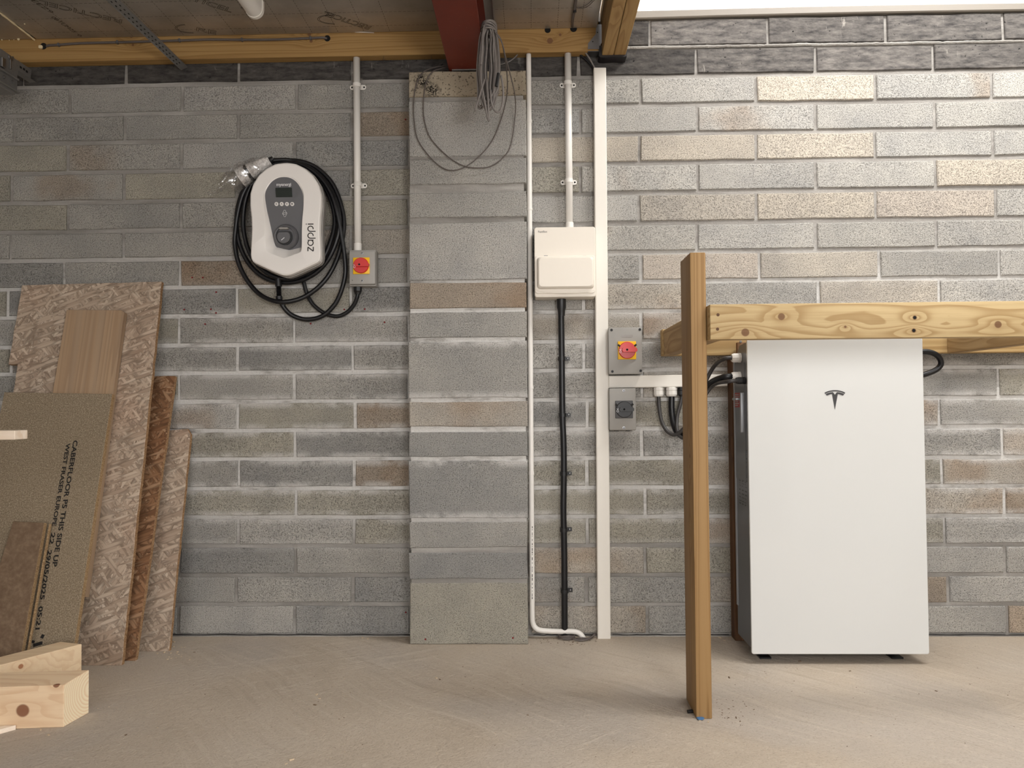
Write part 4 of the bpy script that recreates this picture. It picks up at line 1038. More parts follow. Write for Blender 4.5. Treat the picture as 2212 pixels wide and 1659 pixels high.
while v < 1292:
    L = R.choice((1.5, 2.5, 4, 6)); p, q = at(1149.9, v, -.0402), at(1149.9, v+L, -.0402)
    w_ = R.choice((.0009, .0013)); prism(bm, [Vector((p.x-w_, -.0394, p.z)), Vector((p.x+w_, -.0394, p.z)), Vector((p.x+w_, -.0394, q.z)), Vector((p.x-w_, -.0394, q.z))], (0, -.0007, 0)); v += L+R.choice((1.5, 2, 5))
obj('worn_print', bm, M_['ink'], c3, label='row of small worn black print along the pipe')
# armoured cable
sw = thing('armoured_cable', 'thick black cable cleated down the wall from the fuse board to the floor', 'cable', at(1219, 1380, -.03))
px = [(1212, 640), (1212.5, 700), (1213.5, 774), (1215, 897), (1217.5, 960), (1218, 1023), (1217, 1100), (1218, 1145), (1219, 1200), (1219.5, 1277), (1219.5, 1330), (1220, 1376)]
bm = NB(); tube(bm, [at(u, v, -.03) for u, v in px], .0118, 16, 6); obj('sheath', bm, M_['black_rubber'], sw, smooth=True)
p = at(1212.5, 642, -.03); obj('shroud', lathe(NB(), p, (0, 0, -1), [(0, 0), (.0175, 0), (.0175, .04), (.0145, .05), (.0125, .072), (0, .072)], 20), M_['black_plastic'], sw, smooth=35)
for u, v in ((1213.5, 774.5), (1215.5, 896.5), (1218, 1023.5), (1218, 1145), (1219.5, 1277)):
    q = at(u, v, -.03); bm = NB(); h = .0068
    ring = [(q.x+.0142*math.cos(t), -.03+.0142*math.sin(t)) for t in [PI*.98+PI*1.0*i/12 for i in range(13)]]+[(q.x+.0142, -.016), (q.x+.031, -.016), (q.x+.031, -.004), (q.x-.0142, -.004)]
    loft(bm, [[Vector((x, y, z)) for x, y in ring] for z in (q.z-h, q.z+h)]); cl = obj('cleat', bm, M_['black_plastic'], sw, smooth=40)
    obj('cleat_screw', lathe(NB(), Vector((q.x+.0225, -.016, q.z)), (0, -1, 0), [(0, 0), (.0045, 0), (.0038, .002), (0, .003)], 14), M_['steel'], cl, smooth=True)
# offcut of grey cable wound at the foot
lc = thing('cable_offcut', 'grey cable ends coiled on the floor at the foot of the thick black cable', 'cable', (.12, -.045, Z0))
bm = NB()
for k in range(4):
    c0 = at(1224, 1372+k*2.2, -.035); c0.z = max(c0.z, Z0+.006)
    tube(bm, [c0+Vector((.029*math.cos(t), .02*math.sin(t), .002*math.sin(3*t+k))) for t in [2*PI*i/14 for i in range(14)]], .0034, 7, 2, True)
tube(bm, [Vector((.145, -.06, Z0+.008)), Vector((.17, -.068, Z0+.005)), Vector((.2, -.062, Z0+.006)), Vector((.222, -.04, Z0+.012)), Vector((.235, -.02, Z0+.016))], .0036, 7, 4)
tube(bm, [Vector((.16, -.05, Z0+.005)), Vector((.182, -.052, Z0+.008)), Vector((.21, -.045, Z0+.005)), Vector((.225, -.03, Z0+.008))], .0034, 7, 4)
obj('sheath', bm, M_['dark_cable'], lc, smooth=True)

# ================================================================ fuse board
cu = thing('fuse_board', 'cream metal fuse board with a hinged cover between conduit and trunking', 'fuse board', at(1220, 641, -.05))
YF = -.098
a, b = at(*K5(115, 72), YF), at(*K5(567, 578), YF)
obj('case', box(NB(), a.x+.002, b.x-.002, YF+.004, -.002, b.z+.001, a.z-.001, .003, 2), M_['cream_metal'], cu, smooth=30)
bm = NB(); fr = rrect(a.x, b.x, b.z, a.z, .009, 5)
loft(bm, [[Vector((x, y, z)) for x, z in [( (a.x+b.x)/2+(x-(a.x+b.x)/2)*k, (a.z+b.z)/2+(z-(a.z+b.z)/2)*k) for x, z in fr]] for y, k in ((YF+.012, 1.0), (YF+.002, 1.0), (YF, .985))])
obj('front_cover', bm, M_['cream_metal'], cu, smooth=30)
def cub(name, x0, y0, x1, y1, rad, lays, mat='cream_metal'):
    p, q = at(*K5(x0, y0), YF), at(*K5(x1, y1), YF); cx, cz = (p.x+q.x)/2, (p.z+q.z)/2
    bm = NB(); fr = rrect(p.x, q.x, q.z, p.z, rad, 6)
    loft(bm, [[Vector((cx+math.copysign(max(abs(x-cx)-i, 0), x-cx), YF-y, cz+math.copysign(max(abs(z-cz)-i, 0), z-cz))) for x, z in fr] for y, i in lays]); return obj(name, bm, M_[mat], cu, smooth=35)
cub('cover_surround', 119, 284, 563, 553, .011, ((0, 0), (.004, 0), (.0055, .0015)))
cub('hinged_cover', 134, 292, 553, 522, .013, ((.004, 0), (.012, .001), (.02, .004), (.023, .008)))
bm = NB(); pl_ = [at(*K5(x, y), YF-.0045) for x, y in ((122, 524), (160, 541), (220, 550), (290, 555), (345, 556), (420, 554), (480, 548), (530, 540), (560, 526))]
tube(bm, pl_, .0018, 6, 4, flat=.8); obj('cover_lip', bm, M_['cream_metal'], cu, smooth=True)
for x in (200, 482):
    p = at(*K5(x, 281), YF-.0004); sl = obj('hinge_slot', box(NB(), p.x-.0068, p.x+.0068, YF-.0006, YF+.001, p.z-.0014, p.z+.0018), M_['black_hole'], cu)
    obj('hinge_pin', box(NB(), p.x-.0075, p.x+.0055, YF-.0012, YF-.0004, p.z-.0008, p.z+.001), M_['steel'], cu)
obj('maker_print', text_bm('FuseBox', .0105, facing(at(*K5(177, 103), YF-.0004), (1, 0, 0), (0, 0, 1)), .0003, .95, .0001), M_['charger_rim'], cu)

# ================================================================ trunking
tv = thing('trunking', 'tall white square trunking standing from floor to twin joists', 'trunking', (.27, -.02, Z0))
def slanted(bm, px, Yf, Yb, bev):
    P = [at(u, v, Yf) for u, v in px]      # bl, br, tr, tl
    hexa(bm, [P[0], P[1], Vector((P[1].x, Yb, P[1].z)), Vector((P[0].x, Yb, P[0].z)), P[3], P[2], Vector((P[2].x, Yb, P[2].z)), Vector((P[3].x, Yb, P[3].z))], bev, 2)
bm = NB(); slanted(bm, [(1291, 1386), (1319.5, 1386), (1309.3, 145.5), (1282.5, 145.5)], -.032, -.001, .0025); obj('channel', bm, M_['white_trunk'], tv, smooth=30)
bm = NB(); slanted(bm, [(1292.5, 1382), (1318.2, 1382), (1308.2, 147), (1284.2, 147)], -.0335, -.0325, .0008); obj('lid', bm, M_['white_trunk'], tv)
th = thing('trunking', 'short horizontal white trunking between two isolators and the timber upright', 'trunking', at(1440, 838, -.02))
bm = NB(); slanted(bm, [(1314.5, 838), (1572, 834.5), (1572, 808.5), (1314.5, 811.5)], -.034, -.001, .002); obj('channel', bm, M_['white_trunk'], th, smooth=30)
bm = NB(); slanted(bm, [(1316, 836.5), (1571, 833), (1571, 810), (1316, 813)], -.0355, -.0345, .0008); obj('lid', bm, M_['white_trunk'], th)
bm = NB(); tube(bm, [at(1262, 110, -.03), at(1272, 124, -.03), at(1280, 138, -.025), at(1287, 152, -.02)], .0032, 8, 4)
tt = thing('cable_tail', 'grey cable entering the top of the tall white trunking below the joist hanger', 'cable', at(1275, 130, -.03)); obj('sheath', bm, M_['grey_cable'], tt, smooth=True)
bm = NB(); tube(bm, [at(1245, 112, -.012), at(1262, 126, -.012), at(1276, 140, -.012), at(1288, 156, -.012)], .006, 8, 4, flat=.6); obj('sheath', bm, M_['black_rubber'], tt, smooth=True)
# glands under the trunking and the battery cables
def gland(p, d, r, mat, parent):
    d = Vector(d).normalized()
    return obj('cable_gland', lathe(NB(), p, d, [(0, -.003), (r*.9, -.003), (r*.9, .0), (r*1.05, .001), (r*1.05, .009), (r*.92, .010), (r, .012), (r, .026), (r*.82, .033), (0, .034)], 10), M_[mat], parent)
for (u, r, mt) in ((1422.5, .0185, 'white_plastic'), (1450.5, .0205, 'white_plastic'), (1474, .016, 'black_plastic')):
    gland(at(u, 837.5, -.018), (0, 0, -1), r, mt, th)
# ================================================================ timber workbench frame
wb = thing('workbench_frame', 'bare timber workbench frame with a tall post, standing over the white battery unit', 'frame', (.476, -.69, Z0))
obj('post', box(NB(), .4545, .4985, -.76, -.62, Z0, 1.322, .0025, 2), M_['wood_post'], wb, smooth=30)
rail = obj('front_rail', box(NB(), .4995, 2.66, -.80, -.7535, 1.070, 1.168, .002, 2), M_['wood_rail'], wb, smooth=30)
obj('back_rail', box(NB(), .496, 2.66, -.047, -.003, 1.0725, 1.1725, .002), M_['wood_back'], wb)
for x in (.4995, 1.556, 2.3): obj('side_joist', box(NB(), x, x+.044, -.7532, -.0472, 1.0715, 1.1685, .002), M_['wood_joist'], wb)
obj('post', box(NB(), 2.614, 2.658, -.7532, -.613, Z0, 1.322, .0025, 2), M_['wood_post'], wb, smooth=30)
for u, v in ((1551, 680), (1550, 711), (1976, 686), (1974, 714)):
    p = at(u, v, -.8002); bm = NB(); lathe(bm, p, (0, -1, 0), [(0, 0), (.0046, .0001), (.004, .0004), (0, .0005)], 9); obj('screw_hole', bm, M_['black_hole'] if u > 1600 else M_['wood_dark'], rail)

# ================================================================ battery
BX0, BX1, BZ0, BZ1, BY = .737, 1.329, .043, 1.108, -.316
bt = thing('home_battery', 'tall glossy white wall battery with a grey metal body, standing under the timber rail', 'battery', ((BX0+BX1)/2, -.22, BZ0))
bm = NB(); prof = [(-.302, BZ0+.012), (-.302, BZ1-.006), (-.20, BZ1-.012), (-.15, BZ1-.05), (-.123, BZ1-.055), (-.123, BZ0+.012)]
prism(bm, [Vector((BX0+.006, y, z)) for y, z in prof], (BX1-BX0-.012, 0, 0)); obj('body', bm, M_['body_grey'], bt)
bm = NB(); fr = rrect(BX0, BX1, BZ0, BZ1, .007, 6); cx, cz = (BX0+BX1)/2, (BZ0+BZ1)/2
loft(bm, [[Vector((cx+math.copysign(max(abs(x-cx)-i, 0), x-cx), y, cz+math.copysign(max(abs(z-cz)-i, 0), z-cz))) for x, z in fr] for y, i in ((-.3025, .002), (-.306, 0), (-.3145, 0), (BY, .0018))])
obj('front_panel', bm, M_['glass_white'], bt, smooth=40)
kk = 1/4.366
def LG(x, y): return at(1540+(1150+x)*kk, 720+(628+y)*kk, BY-.0003)
arcp = lambda w, s, top, n=12: [(w*math.sin(t)/math.sin(.9), top+s*(1-math.cos(t))/(1-math.cos(.9))) for t in [-.9+1.8*i/n for i in range(n+1)]]
bm = NB()
o_, i_ = arcp(97, 24, -92), arcp(92, 23, -80)
for (a1, a2, b1, b2) in zip(o_, o_[1:], i_, i_[1:]): prism(bm, [LG(*a1), LG(*a2), LG(*b2), LG(*b1)], (0, -.0008, 0))
for s in (-1, 1):
    for q in ([(-88, -56), (-66, -65), (-60, -45), (-77, -40)], [(-66, -65), (-45, -70), (-43, -52), (-60, -45)], [(-45, -70), (-19, -73), (-27, -54), (-43, -52)], [(-19, -73), (0, -49), (0, 92), (-27, -54)]):
        prism(bm, [LG(x*s, y) for x, y in q], (0, -.0008, 0))
obj('emblem', bm, M_['logo_grey'], bt, label='dark grey T-shaped emblem')
SX = BX0+.006
obj('side_cover', box(NB(), SX-.0016, SX+.001, -.262, -.132, .62, BZ1-.075, .0006), M_['body_grey'], bt)
obj('mount_flange', box(NB(), SX-.004, SX+.01, -.137, -.123, .16, BZ1-.035, .001), M_['body_light'], bt)
for u, v, r, mt in ((1600.5, 773, .0165, 'white_plastic'), (1600, 813, .0165, 'white_plastic'), (1610, 822, .0125, 'black_plastic')):
    gland(atx(u, v, SX), (-1, 0, 0), r, mt, bt)
p = atx(1608, 792, SX); obj('knock_out', lathe(NB(), p, (-1, 0, 0), [(0, 0), (.012, 0), (.012, .0012), (.0105, .0012), (.0105, .0004), (0, .0004)], 22), M_['body_grey'], bt)
p, q = atx(1585, 849, SX), atx(1600, 880, SX)
lb = obj('warning_label', box(NB(), SX-.0024, SX-.0005, q.y, p.y, min(p.z, q.z), max(p.z, q.z), .0004), M_['red_label'], bt)
bm = NB(); yc = (p.y+q.y)/2; zs = max(p.z, q.z); Hh = abs(p.z-q.z)
for k, w in enumerate((.7, .8, .62, .75, .5, .66, .4)):
    ww = abs(p.y-q.y)*w/2; z_ = zs-Hh*(.12+.125*k); box(bm, SX-.0028, SX-.0023, yc-ww, yc+ww, z_-.0016, z_+.0016)
obj('label_print', bm, M_['charger_rim'], lb)
p, q = atx(1607, 848, SX), atx(1607, 934, SX)
obj('lever_rail', box(NB(), SX-.014, SX, p.y-.008, p.y+.006, q.z, p.z, .003, 2), M_['body_light'], bt, smooth=30)
p = atx(1598, 861, SX); obj('lever', box(NB(), SX-.022, SX, p.y-.03, p.y+.02, p.z-.006, p.z+.003, .002), M_['body_light'], bt)
p = atx(1602, 873, SX); obj('lever_slot', box(NB(), SX-.003, SX, p.y-.012, p.y+.008, p.z-.014, p.z+.012), M_['black_hole'], bt)
p = atx(1603, 908, SX); obj('lock_hole', lathe(NB(), p, (-1, 0, 0), [(0, 0), (.009, 0), (.009, .003), (0, .003)], 16), M_['grey_dark'], bt)
bm = NB(); v = 968
while v < 1085:
    p = atx(1595, v, SX); h = R.choice((.002, .003, .0045))
    for seg in range(3):
        y0_ = p.y-.012-.036*seg; box(bm, SX-.0004, SX+.0002, y0_-R.uniform(.012, .03), y0_, p.z-h, p.z)
    v += R.choice((4, 5, 8))
obj('rating_print', bm, M_['grey_print'], bt)
p = at(1995, 760, -.2); p.x = BX1-.006; gland(p, (1, 0, 0), .017, 'white_plastic', bt)
bm = NB(); tube(bm, [at(u, v, Y) for u, v, Y in ((1990, 760, -.2), (2003, 760, -.2), (2018, 764, -.2), (2029, 773, -.198), (2033, 784, -.195), (2028, 794, -.19), (2016, 802, -.185), (2000, 808, -.18), (1985, 812, -.178))], .0098, 12, 6)
lp = thing('cable_loop', 'short black cable looping at the upper side of the white battery', 'cable', at(2030, 785, -.2)); obj('sheath', bm, M_['black_rubber'], lp, smooth=True)
for z in (.02, .9):
    pass
for x in (.80, 1.25): obj('foot', box(box(NB(), x-.02, x+.02, -.26, -.14, Z0, Z0+.006, .001), x-.008, x+.008, -.22, -.18, Z0, BZ0+.014, .001), M_['black_plastic'], bt)
bk = thing('backing_frame', 'dark brown timber uprights and board behind the white battery', 'frame', (1.03, -.05, Z0))
for x in (.7495, 1.262): obj('upright', box(NB(), x, x+.046, -.060, -.003, Z0, 1.0705, .002), M_['wood_dark'], bk)
obj('board', box(NB(), .768, 1.30, -.0805, -.0605, .016, 1.118, .0015), M_['osb_red'], bk)
for z in (.3, .95): obj('bracket', box(NB(), .79, 1.28, -.1225, -.081, z, z+.05, .001), M_['steel_dark'], bk)
p = at(1600, 738, -.0808); obj('screw_head', lathe(NB(), p, (0, -1, 0), [(0, 0), (.005, 0), (.004, .002), (0, .0025)], 10), M_['steel_dark'], bk)
# cables from the trunking to the battery
def bcable(label, px, r, mt='charcoal_cable'):
    pts = [at(u, v, Y) for u, v, Y in px[:-1]]+px[-1]
    o = thing('battery_cable', label, 'cable', pts[len(pts)//2]); bm = NB(); tube(bm, pts, r, 10, 6); obj('sheath', bm, M_[mt], o, smooth=True)
g1, g2, g3 = atx(1600.5, 773, SX), atx(1600, 813, SX), atx(1610, 822, SX)
E_ = lambda g: [g+Vector((-.06, 0, -.003)), g+Vector((-.02, 0, 0))]
bcable('thin dark cable hanging from the white gland beside the black rotary isolator', [(1422.5, 850, -.018), (1424, 880, -.02), (1430, 912, -.03), (1444, 934, -.05), (1464, 937, -.07), (1492, 905, -.1), (1515, 845, -.12), (1540, 795, -.14), E_(g1)], .0072)
bcable('thick black cable hanging from the second white gland under the trunking', [(1451, 850, -.018), (1451, 885, -.02), (1455, 915, -.03), (1464, 935, -.05), (1478, 938, -.07), (1497, 905, -.1), (1512, 860, -.12), (1533, 829, -.135), E_(g2)], .0115, 'black_rubber')
bcable('thin dark cable hanging from the black gland under the trunking', [(1474, 850, -.018), (1470, 872, -.02), (1463, 900, -.03), (1463, 930, -.06), (1476, 946, -.085), (1497, 920, -.11), (1515, 870, -.13), (1540, 833, -.15), E_(g3)], .0068)

# ================================================================ hank of grey cable on the steel
hk = thing('cable_hank', 'hank of grey cable hanging beside the red steel beam', 'cable', at(1062, 150, -.38))
K6 = lambda x, y, Y: at(1000+x/6.38, 30+y/6.38, Y)
RR = random.Random(3)
for k in range(21):
    s = k/20; xl = 200+125*(s**.8)+RR.uniform(-12, 12); xr = 525-150*((1-s)**.8)*RR.uniform(.5, 1.0)-RR.uniform(0, 20); yb = RR.uniform(1180, 1335); Y = -.34-.08*RR.random()
    tx = RR.uniform(310, 400); xm = (xl+xr)/2+RR.uniform(-60, 10); w = RR.uniform(-.012, .012)
    P = [(tx, 135+RR.uniform(-15, 25)), ((tx+xl)/2-15, 290), (xl+22, 480), (xl, 760), (xl+12, 1000), ((xl+xm)/2-8, yb-80), (xm, yb), ((xm+xr)/2+18, yb-110), (xr-18, 1000), (xr, 760), (xr-12, 500), ((tx+xr)/2+18, 290)]
    bm = NB(); tube(bm, [K6(x, y, Y+w*math.sin(i)) for i, (x, y) in enumerate(P)], .0031, 7, 5, True); obj('strand', bm, M_['grey_cable'], hk, smooth=True)
bm = NB()
for k in range(7):
    c0 = K6(360, 160+16*k, -.38); tube(bm, [c0+Vector((.024*math.cos(t)*(1+.1*k/7), .046*math.sin(t), .006*math.sin(t+k))) for t in [2*PI*i/12 for i in range(12)]], .0031, 7, 3, True)
obj('binding', bm, M_['grey_cable'], hk, smooth=True)
for P in ([(300, 900), (240, 1100), (195, 1240), (168, 1340)], [(250, 700), (250, 900), (290, 1150), (330, 1380), (358, 1480)], [(330, 900), (345, 1150), (352, 1330), (358, 1470)], [(380, 1040), (395, 1230), (440, 1330), (490, 1355), (530, 1300), (555, 1150), (550, 1000), (525, 850)]):
    bm = NB(); tube(bm, [K6(x, y, -.425) for x, y in P], .0034, 7, 5); obj('tail', bm, M_['grey_cable'], hk, smooth=True)
a, b = K6(492, 820, -.43), K6(462, 1000, -.43); bm = NB(); cyl(bm, a, b, .0052, n=10); obj('tape', bm, M_['black_plastic'], hk, label='black tape sleeve')
bm = NB(); tube(bm, [K6(360, 160, -.39), K6(352, 118, -.385), K6(335, 95, -.38), Vector((-.158, -.38, ZB+.004)), Vector((-.164, -.38, ZB+.0115)), Vector((-.18, -.38, ZB+.0115))], .0022, 6, 4); obj('hook', bm, M_['steel_dark'], hk, label='wire hook over the beam flange')
K8 = lambda x, y, Y: at(860+x/4.2545, 130+y/4.2545, Y)
for P in ([(860, -290, -.40), (940, -200, -.39), (975, -60, -.36), (1000, 120, -.28), (998, 330, -.17), (930, 590, -.114), (830, 790, -.113), (650, 960, -.113), (480, 1013, -.113), (330, 930, -.113), (185, 740, -.113), (147, 560, -.113), (142, 400, -.113), (165, 230, -.114), (225, 115, -.112), (330, 68, -.09), (470, 45, -.06), (540, 20, -.04)],
          [(880, -270, -.405), (950, -170, -.395), (990, -20, -.36), (1038, 160, -.28), (1074, 330, -.19), (1076, 500, -.13), (1035, 780, -.114), (960, 900, -.1135), (850, 975, -.1135), (730, 990, -.115), (600, 970, -.116), (450, 880, -.115), (300, 720, -.113), (242, 560, -.113), (232, 400, -.113), (255, 210, -.114), (310, 112, -.112), (400, 75, -.09), (480, 60, -.06), (545, 40, -.04)]):
    bm = NB(); tube(bm, [K8(*q) for q in P], .0021, 7, 5); obj('loose_loop', bm, M_['dark_cable'], hk, smooth=True)
bm = NB(); tube(bm, [at(u, v, -.03) for u, v in ((1080, 140), (1098, 134), (1110, 126), (1118, 118))], .0026, 7, 4); obj('sheath', bm, M_['grey_cable'], thing('cable_tail', 'short grey cable crossing the dark course beside the cable hank', 'cable', at(1098, 134, -.03)), smooth=True)

# ================================================================ boards leaning on the wall
def lean(name, label, px, yf, yt, zt, th, mat, cat='board', edge=None, group=None):
    k = (yt-yf)/(zt-Z0); L = Vector((0, k, 1)).normalized(); Xv = Vector((1, 0, 0)); n = Xv.cross(L)        # n faces the camera
    p0 = Vector((0, yf, Z0)); pts = [atp(u, v, p0, n) for u, v in px]
    lo = min(q.dot(L) for q in pts); low = min(q.z for q in pts)
    if low < Z0:
        for q in pts:
            if q.z < Z0+.004: q += L*((Z0-q.z)/L.z)
    org = min(pts, key=lambda q: q.z+q.x*.2).copy()
    Mw = Matrix.Identity(4)
    for i in range(3): Mw[i][0], Mw[i][1], Mw[i][2], Mw[i][3] = Xv[i], L[i], n[i], org[i]
    inv = Mw.inverted(); q = [inv @ p for p in pts]
    bm = NB(); t = bmesh.new(); a = [t.verts.new((p.x, p.y, 0)) for p in q]; b = [t.verts.new((p.x, p.y, -th)) for p in q]; m_ = len(a)
    t.faces.new(a); t.faces.new(b[::-1])
    for i in range(m_): f = t.faces.new([a[i], b[i], b[(i+1) % m_], a[(i+1) % m_]]); f.material_index = 1
    bmesh.ops.recalc_face_normals(t, faces=t.faces)
    bmesh.ops.bevel(t, geom=[e for e in t.edges if (e.verts[0].co.z > -1e-6 and e.verts[1].co.z > -1e-6)], offset=.0012, segments=1, affect='EDGES')
    me = bpy.data.meshes.new(name); t.to_mesh(me); t.free(); bm.free()
    me.materials.append(M_[mat]); me.materials.append(M_[edge or mat])
    o = bpy.data.objects.new(name, me); COL.objects.link(o); o.matrix_world = Mw; WL[o] = org
    tag(o, label, cat, group); o['_p'] = 0; del o['_p']
    return o, p0, n, L
def ragged(px, seed, amp=1.5, step=22):
    r = random.Random(seed); out = []
    for i, (a, b) in enumerate(zip(px, px[1:]+px[:1])):
        n = max(1, int(math.hypot(b[0]-a[0], b[1]-a[1])/step)); out.append(a)
        for j in range(1, n):
            t = j/n; out.append((a[0]+(b[0]-a[0])*t+r.uniform(-amp, amp), a[1]+(b[1]-a[1])*t+r.uniform(-amp, amp)*.6))
    return out
lean('strand_board', 'short narrow strand board, smallest of the boards leaning at the wall', ragged([(345, 931), (404, 926), (411, 938), (364, 1411), (285, 1409)], 1, .8), -.183, -.022, .79, .018, 'osb_pale', edge='osb_edge')
lean('strand_board', 'reddish narrow strand board leaning between the large and the shortest strand boards', ragged([(305, 813), (378, 812), (291, 1431), (210, 1431)], 2, .8), -.285, -.022, 1.0, .018, 'osb_red', edge='osb_edge')
ob, p0, n0, L0 = lean('strand_board', 'largest pale strand board leaning against the block wall', ragged([(47, 616), (349, 608), (262, 1441), (-66, 1436), (38, 787), (18, 787)], 3, 1.0), -.331, -.024, 1.366, .018, 'osb_pale', edge='osb_edge')
lean('timber_plank', 'weathered brown timber plank leaning on the largest strand board', [(144, 669), (262, 670), (268, 674), (184, 1290), (38, 1290)], -.361, -.051, 1.366, .024, 'wood_plank')
cbd, p1, n1, L1 = lean('chipboard', 'olive brown chipboard sheet with black printed lettering leaning on the plank', [(9, 847), (242, 851), (152, 1446), (-112, 1446)], -.455, -.168, .95, .02, 'chipboard', edge='chip_edge')
hb_, p2, n2, L2 = lean('hardboard_offcut', 'short smooth brown board leaning in front of the lettered chipboard', [(28, 1126), (95, 1129), (37, 1458), (-72, 1452)], -.505, -.335, .495, .018, 'hardboard', edge='chip_edge')
def board_print(par, s, pa, pb, h, p0, n, name='print'):
    a, b = atp(*pa, p0, n), atp(*pb, p0, n); r = (b-a); Ln = r.length; r.normalize(); up = n.cross(r); mid = (a+b)/2+n*.0004
    bm = text_bm(s, 1, Matrix.Identity(4), 0, 1.0, .03)
    w = max(v.co.x for v in bm.verts)-min(v.co.x for v in bm.verts); bmesh.ops.scale(bm, vec=(Ln/w, h/.72, 1), verts=bm.verts)
    Mx = Matrix.Identity(4)
    for i in range(3): Mx[i][0], Mx[i][1], Mx[i][2], Mx[i][3] = r[i], up[i], n[i], mid[i]
    bmesh.ops.transform(bm, matrix=par.matrix_world.inverted() @ Mx, verts=bm.verts)
    me = bpy.data.meshes.new(name); bm.to_mesh(me); bm.free(); me.materials.append(M_['ink_black'])
    o = bpy.data.objects.new(name, me); COL.objects.link(o); o.parent = par; return o
board_print(cbd, 'CABERFLOOR P5 THIS SIDE UP', (163, 951), (117, 1224), .0165, p1, n1)
board_print(cbd, 'WEST FRASER EUROPE', (147, 958), (116, 1137), .0145, p1, n1)
board_print(cbd, '22', (115, 1150), (110, 1176), .0135, p1, n1)
board_print(cbd, '29/05/2025  05:21', (107, 1190), (80, 1362), .0145, p1, n1)
for pa, pb in (((97, 1372), (93, 1380)), ((76, 1384), (74, 1390)), ((92, 1392), (72, 1398))): board_print(cbd, '-', pa, pb, .05, p1, n1)
# groove and edge strips of the small board
a, b = atp(100.5, 1130, p2, n2), atp(43.5, 1456, p2, n2)
for k in (0,):
    q0, q1 = a+n2*-.012, b+n2*-.012
    bm = NB(); hexa(bm, [q1-n2*.003, q1+Vector((.006, 0, 0))-n2*.003, q1+Vector((.006, 0, 0))-n2*.009, q1-n2*.009, q0-n2*.003, q0+Vector((.006, 0, 0))-n2*.003, q0+Vector((.006, 0, 0))-n2*.009, q0-n2*.009])
    for v_ in bm.verts: v_.co = hb_.matrix_world.inverted() @ v_.co
    me = bpy.data.meshes.new('tongue'); bm.to_mesh(me); bm.free(); me.materials.append(M_['chip_edge']); o = bpy.data.objects.new('tongue', me); COL.objects.link(o); o.parent = hb_

# ================================================================ new pine timbers
P1, P2 = C(137, 1571), C(192, 1540); dA = (C(0, 1576)-P1).normalized(); LA = .62
h1 = at(134, 1480, P1.y).z; h2 = at(189, 1447, P2.y).z
Q = [P1, P2, P2+dA*LA, P1+dA*LA]; ht = [h1, h2, h2, h1]
kn = [(*at(91, 1515, P1.y+.002), .0062), (*at(52, 1533, P1.y-.004), .021), (*at(122, 1478, P1.y), .0105), (*at(170, 1456, P2.y), .006)]
wood('wood_pine_a', srgb(244, 218, 184), srgb(222, 184, 146), 'x', kn, ring=13, contrast=.75, knotcol=srgb(128, 76, 50))
bm = NB(); hexa(bm, Q+[Vector((q.x, q.y, h)) for q, h in zip(Q, ht)], .0015, 1)
ta = thing('pine_timber', 'thick knotty pine timber showing its sawn end, on the floor before the boards', 'timber', (P1.x-.2, P1.y+.05, Z0))
for f in bm.faces: f.material_index = 0
oa = obj('beam', bm, (M_['wood_pine_a'], M_['pine_end']), ta)
for f in oa.data.polygons:
    if f.normal.x > .8: f.material_index = 1
hB = (h1+h2)/2
TR, TB, TL = atz(177, 1391, hB), atz(131, 1386, hB), atz(0, 1437, hB); dB = (TL-TR).normalized(); LB = .262
T = [TR, TB, TB+dB*LB, TR+dB*LB]
wood('wood_pine_b', srgb(244, 220, 186), srgb(224, 190, 152), 'x', [(*atz(46, 1440, hB-.02), .009)], ring=13, contrast=.6, knotcol=srgb(170, 112, 78))
bm = NB(); hexa(bm, [Vector((t_.x, t_.y, Z0)) for t_ in T]+T, .0015, 1)
obj('beam', bm, M_['wood_pine_b'], thing('pine_timber', 'short new pine timber lying at an angle behind the knotty pine timber', 'timber', (TR.x, TR.y, Z0)))
a, b, c_, d_ = C(34, 1576), C(-60, 1602), C(-90, 1590), C(10, 1577)
bm = NB(); hexa(bm, [a, b, c_, d_]+[q+Vector((0, 0, .012)) for q in (a, b, c_, d_)]); obj('lath', bm, M_['wood_pine'], thing('pine_lath', 'thin pale lath on the floor beside the knotty pine timber', 'timber', a))
# batten resting on a trestle that stands out of the frame
e0, e1 = at(32, 940, -.925), at(32, 950, -.925); Xe = e0.x
d = ray(60, 938); s = (Xe-CAM.x)/d.x; Yb = CAM.y+d.y*s
zb, zt_ = at(32, 950, -.925).z, at(32, 930, -.925).z
bm = NB(); box(bm, -2.25, Xe, -.925, Yb, zb, zt_, .0015); obj('batten_body', bm, M_['wood_pine'], thing('pine_batten', 'bright pine batten end jutting in over the boards', 'timber', (-1.7, -.9, zb)))
sh = thing('trestle', 'plain wooden trestle beside the leaning boards, carrying the pine batten', 'trestle', (-1.98, -.9, Z0))
obj('top_bar', box(NB(), -2.02, -1.94, -1.45, -.55, zb-.071, zb-.001, .003), M_['wood_back'], sh)
for sx_ in (-1, 1):
    for y in (-1.35, -.65):
        bm = NB(); x0 = -1.98+sx_*.05; x1 = -1.98+sx_*.22
        hexa(bm, [Vector((x1+a_, y+b_, Z0)) for a_, b_ in ((-.02, -.03), (.02, -.03), (.02, .03), (-.02, .03))]+[Vector((x0+a_, y+b_, zb-.01)) for a_, b_ in ((-.015, -.03), (.015, -.03), (.015, .03), (-.015, .03))]); obj('leg', bm, M_['wood_back'], sh)

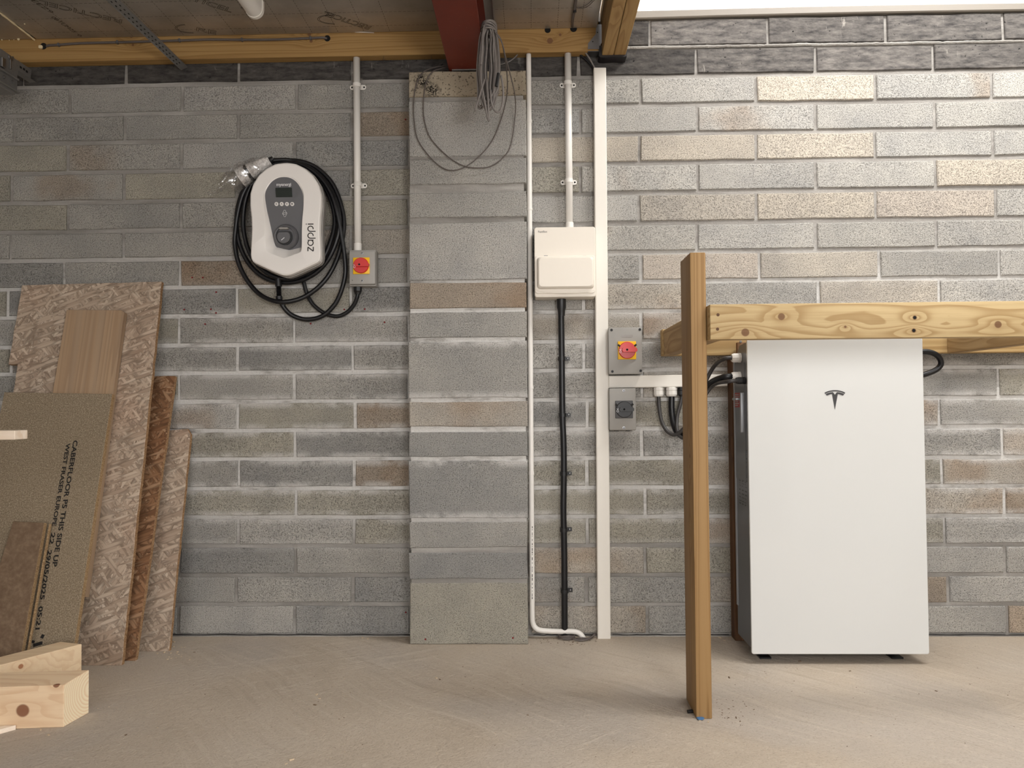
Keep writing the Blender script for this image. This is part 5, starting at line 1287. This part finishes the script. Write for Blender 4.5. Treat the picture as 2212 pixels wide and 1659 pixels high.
# ================================================================ bits on the floor
RD = random.Random(11)
def chips(name, label, spots, mat):
    bm = NB()
    for u, v, s in spots:
        p = C(u, v); a_ = RD.uniform(0, PI); dx, dy = math.cos(a_), math.sin(a_); w = s*RD.uniform(.25, .6); h = s*RD.uniform(.12, .35)
        fp = [p+Vector((dx*i*s-dy*j*w, dy*i*s+dx*j*w, 0)) for i, j in ((-1, -1), (1, -.7), (.8, 1), (-.9, .8))]
        hexa(bm, fp+[q+Vector((0, 0, h+RD.uniform(0, s*.3))) for q in fp])
    o = obj(name, bm, M_[mat], kind='stuff'); o['label'] = label; o['category'] = 'debris'; return o
sp = [(RD.uniform(360, 410), RD.uniform(1395, 1425), RD.uniform(.0015, .0045)) for _ in range(26)]+[(375, 1387, .008), (355, 1410, .006), (340, 1412, .005), (234, 1441, .004), (684, 1501, .005), (690, 1509, .004), (942, 1465, .005), (783, 1378, .007), (795, 1380, .006), (1512, 1557, .004), (1530, 1560, .004), (630, 1642, .006), (618, 1650, .004), (88, 1577, .005), (105, 1588, .005), (212, 1530, .002), (235, 1527, .002), (340, 1572, .003), (1555, 1378, .007), (1565, 1384, .005)]
sp += [(RD.uniform(350, 2200), RD.uniform(1400, 1650), RD.uniform(.0008, .002)) for _ in range(90)]
chips('pale_debris', 'scattered pale wood chips and crumbs on the bare floor', sp, 'wood_chip')
sp = [(1575, 1464, .006), (1728, 1429, .005), (1836, 1450, .004), (1780, 1423, .004), (2022, 1493, .004), (1590, 1551, .005), (1560, 1540, .003), (2095, 1478, .003), (1985, 1499, .003), (420, 1409, .004), (680, 1523, .005), (443, 1500, .003), (950, 1468, .005), (1140, 1545, .003), (272, 1588, .004), (1000, 1440, .003)]
sp += [(RD.uniform(1545, 1640), RD.uniform(1510, 1570), RD.uniform(.001, .003)) for _ in range(34)]+[(RD.uniform(1150, 1290), RD.uniform(1380, 1394), RD.uniform(.0012, .0035)) for _ in range(40)]+[(RD.uniform(350, 2200), RD.uniform(1390, 1650), RD.uniform(.0008, .0022)) for _ in range(90)]
chips('dark_debris', 'scattered dark crumbs and splinters on the bare floor', sp, 'dark_chip')
bm = NB(); p = C(1512, 1555); prism(bm, [p+Vector((x, y, .002)) for x, y in ((-.009, .004), (.006, .009), (.012, 0), (.004, -.008), (-.006, -.006))], (0, 0, .004), .001); obj('chip', bm, M_['blue_plastic'], thing('plastic_packer', 'small blue plastic packer on the floor at the foot of the post', 'packer', p))
bm = NB(); p = C(1491, 1541); cyl(bm, p+Vector((-.007, 0, .005)), p+Vector((.007, .004, .005)), .005, n=12); obj('plug', bm, M_['black_plastic'], thing('plastic_plug', 'small black plastic plug on the floor by the post foot', 'plug', p))
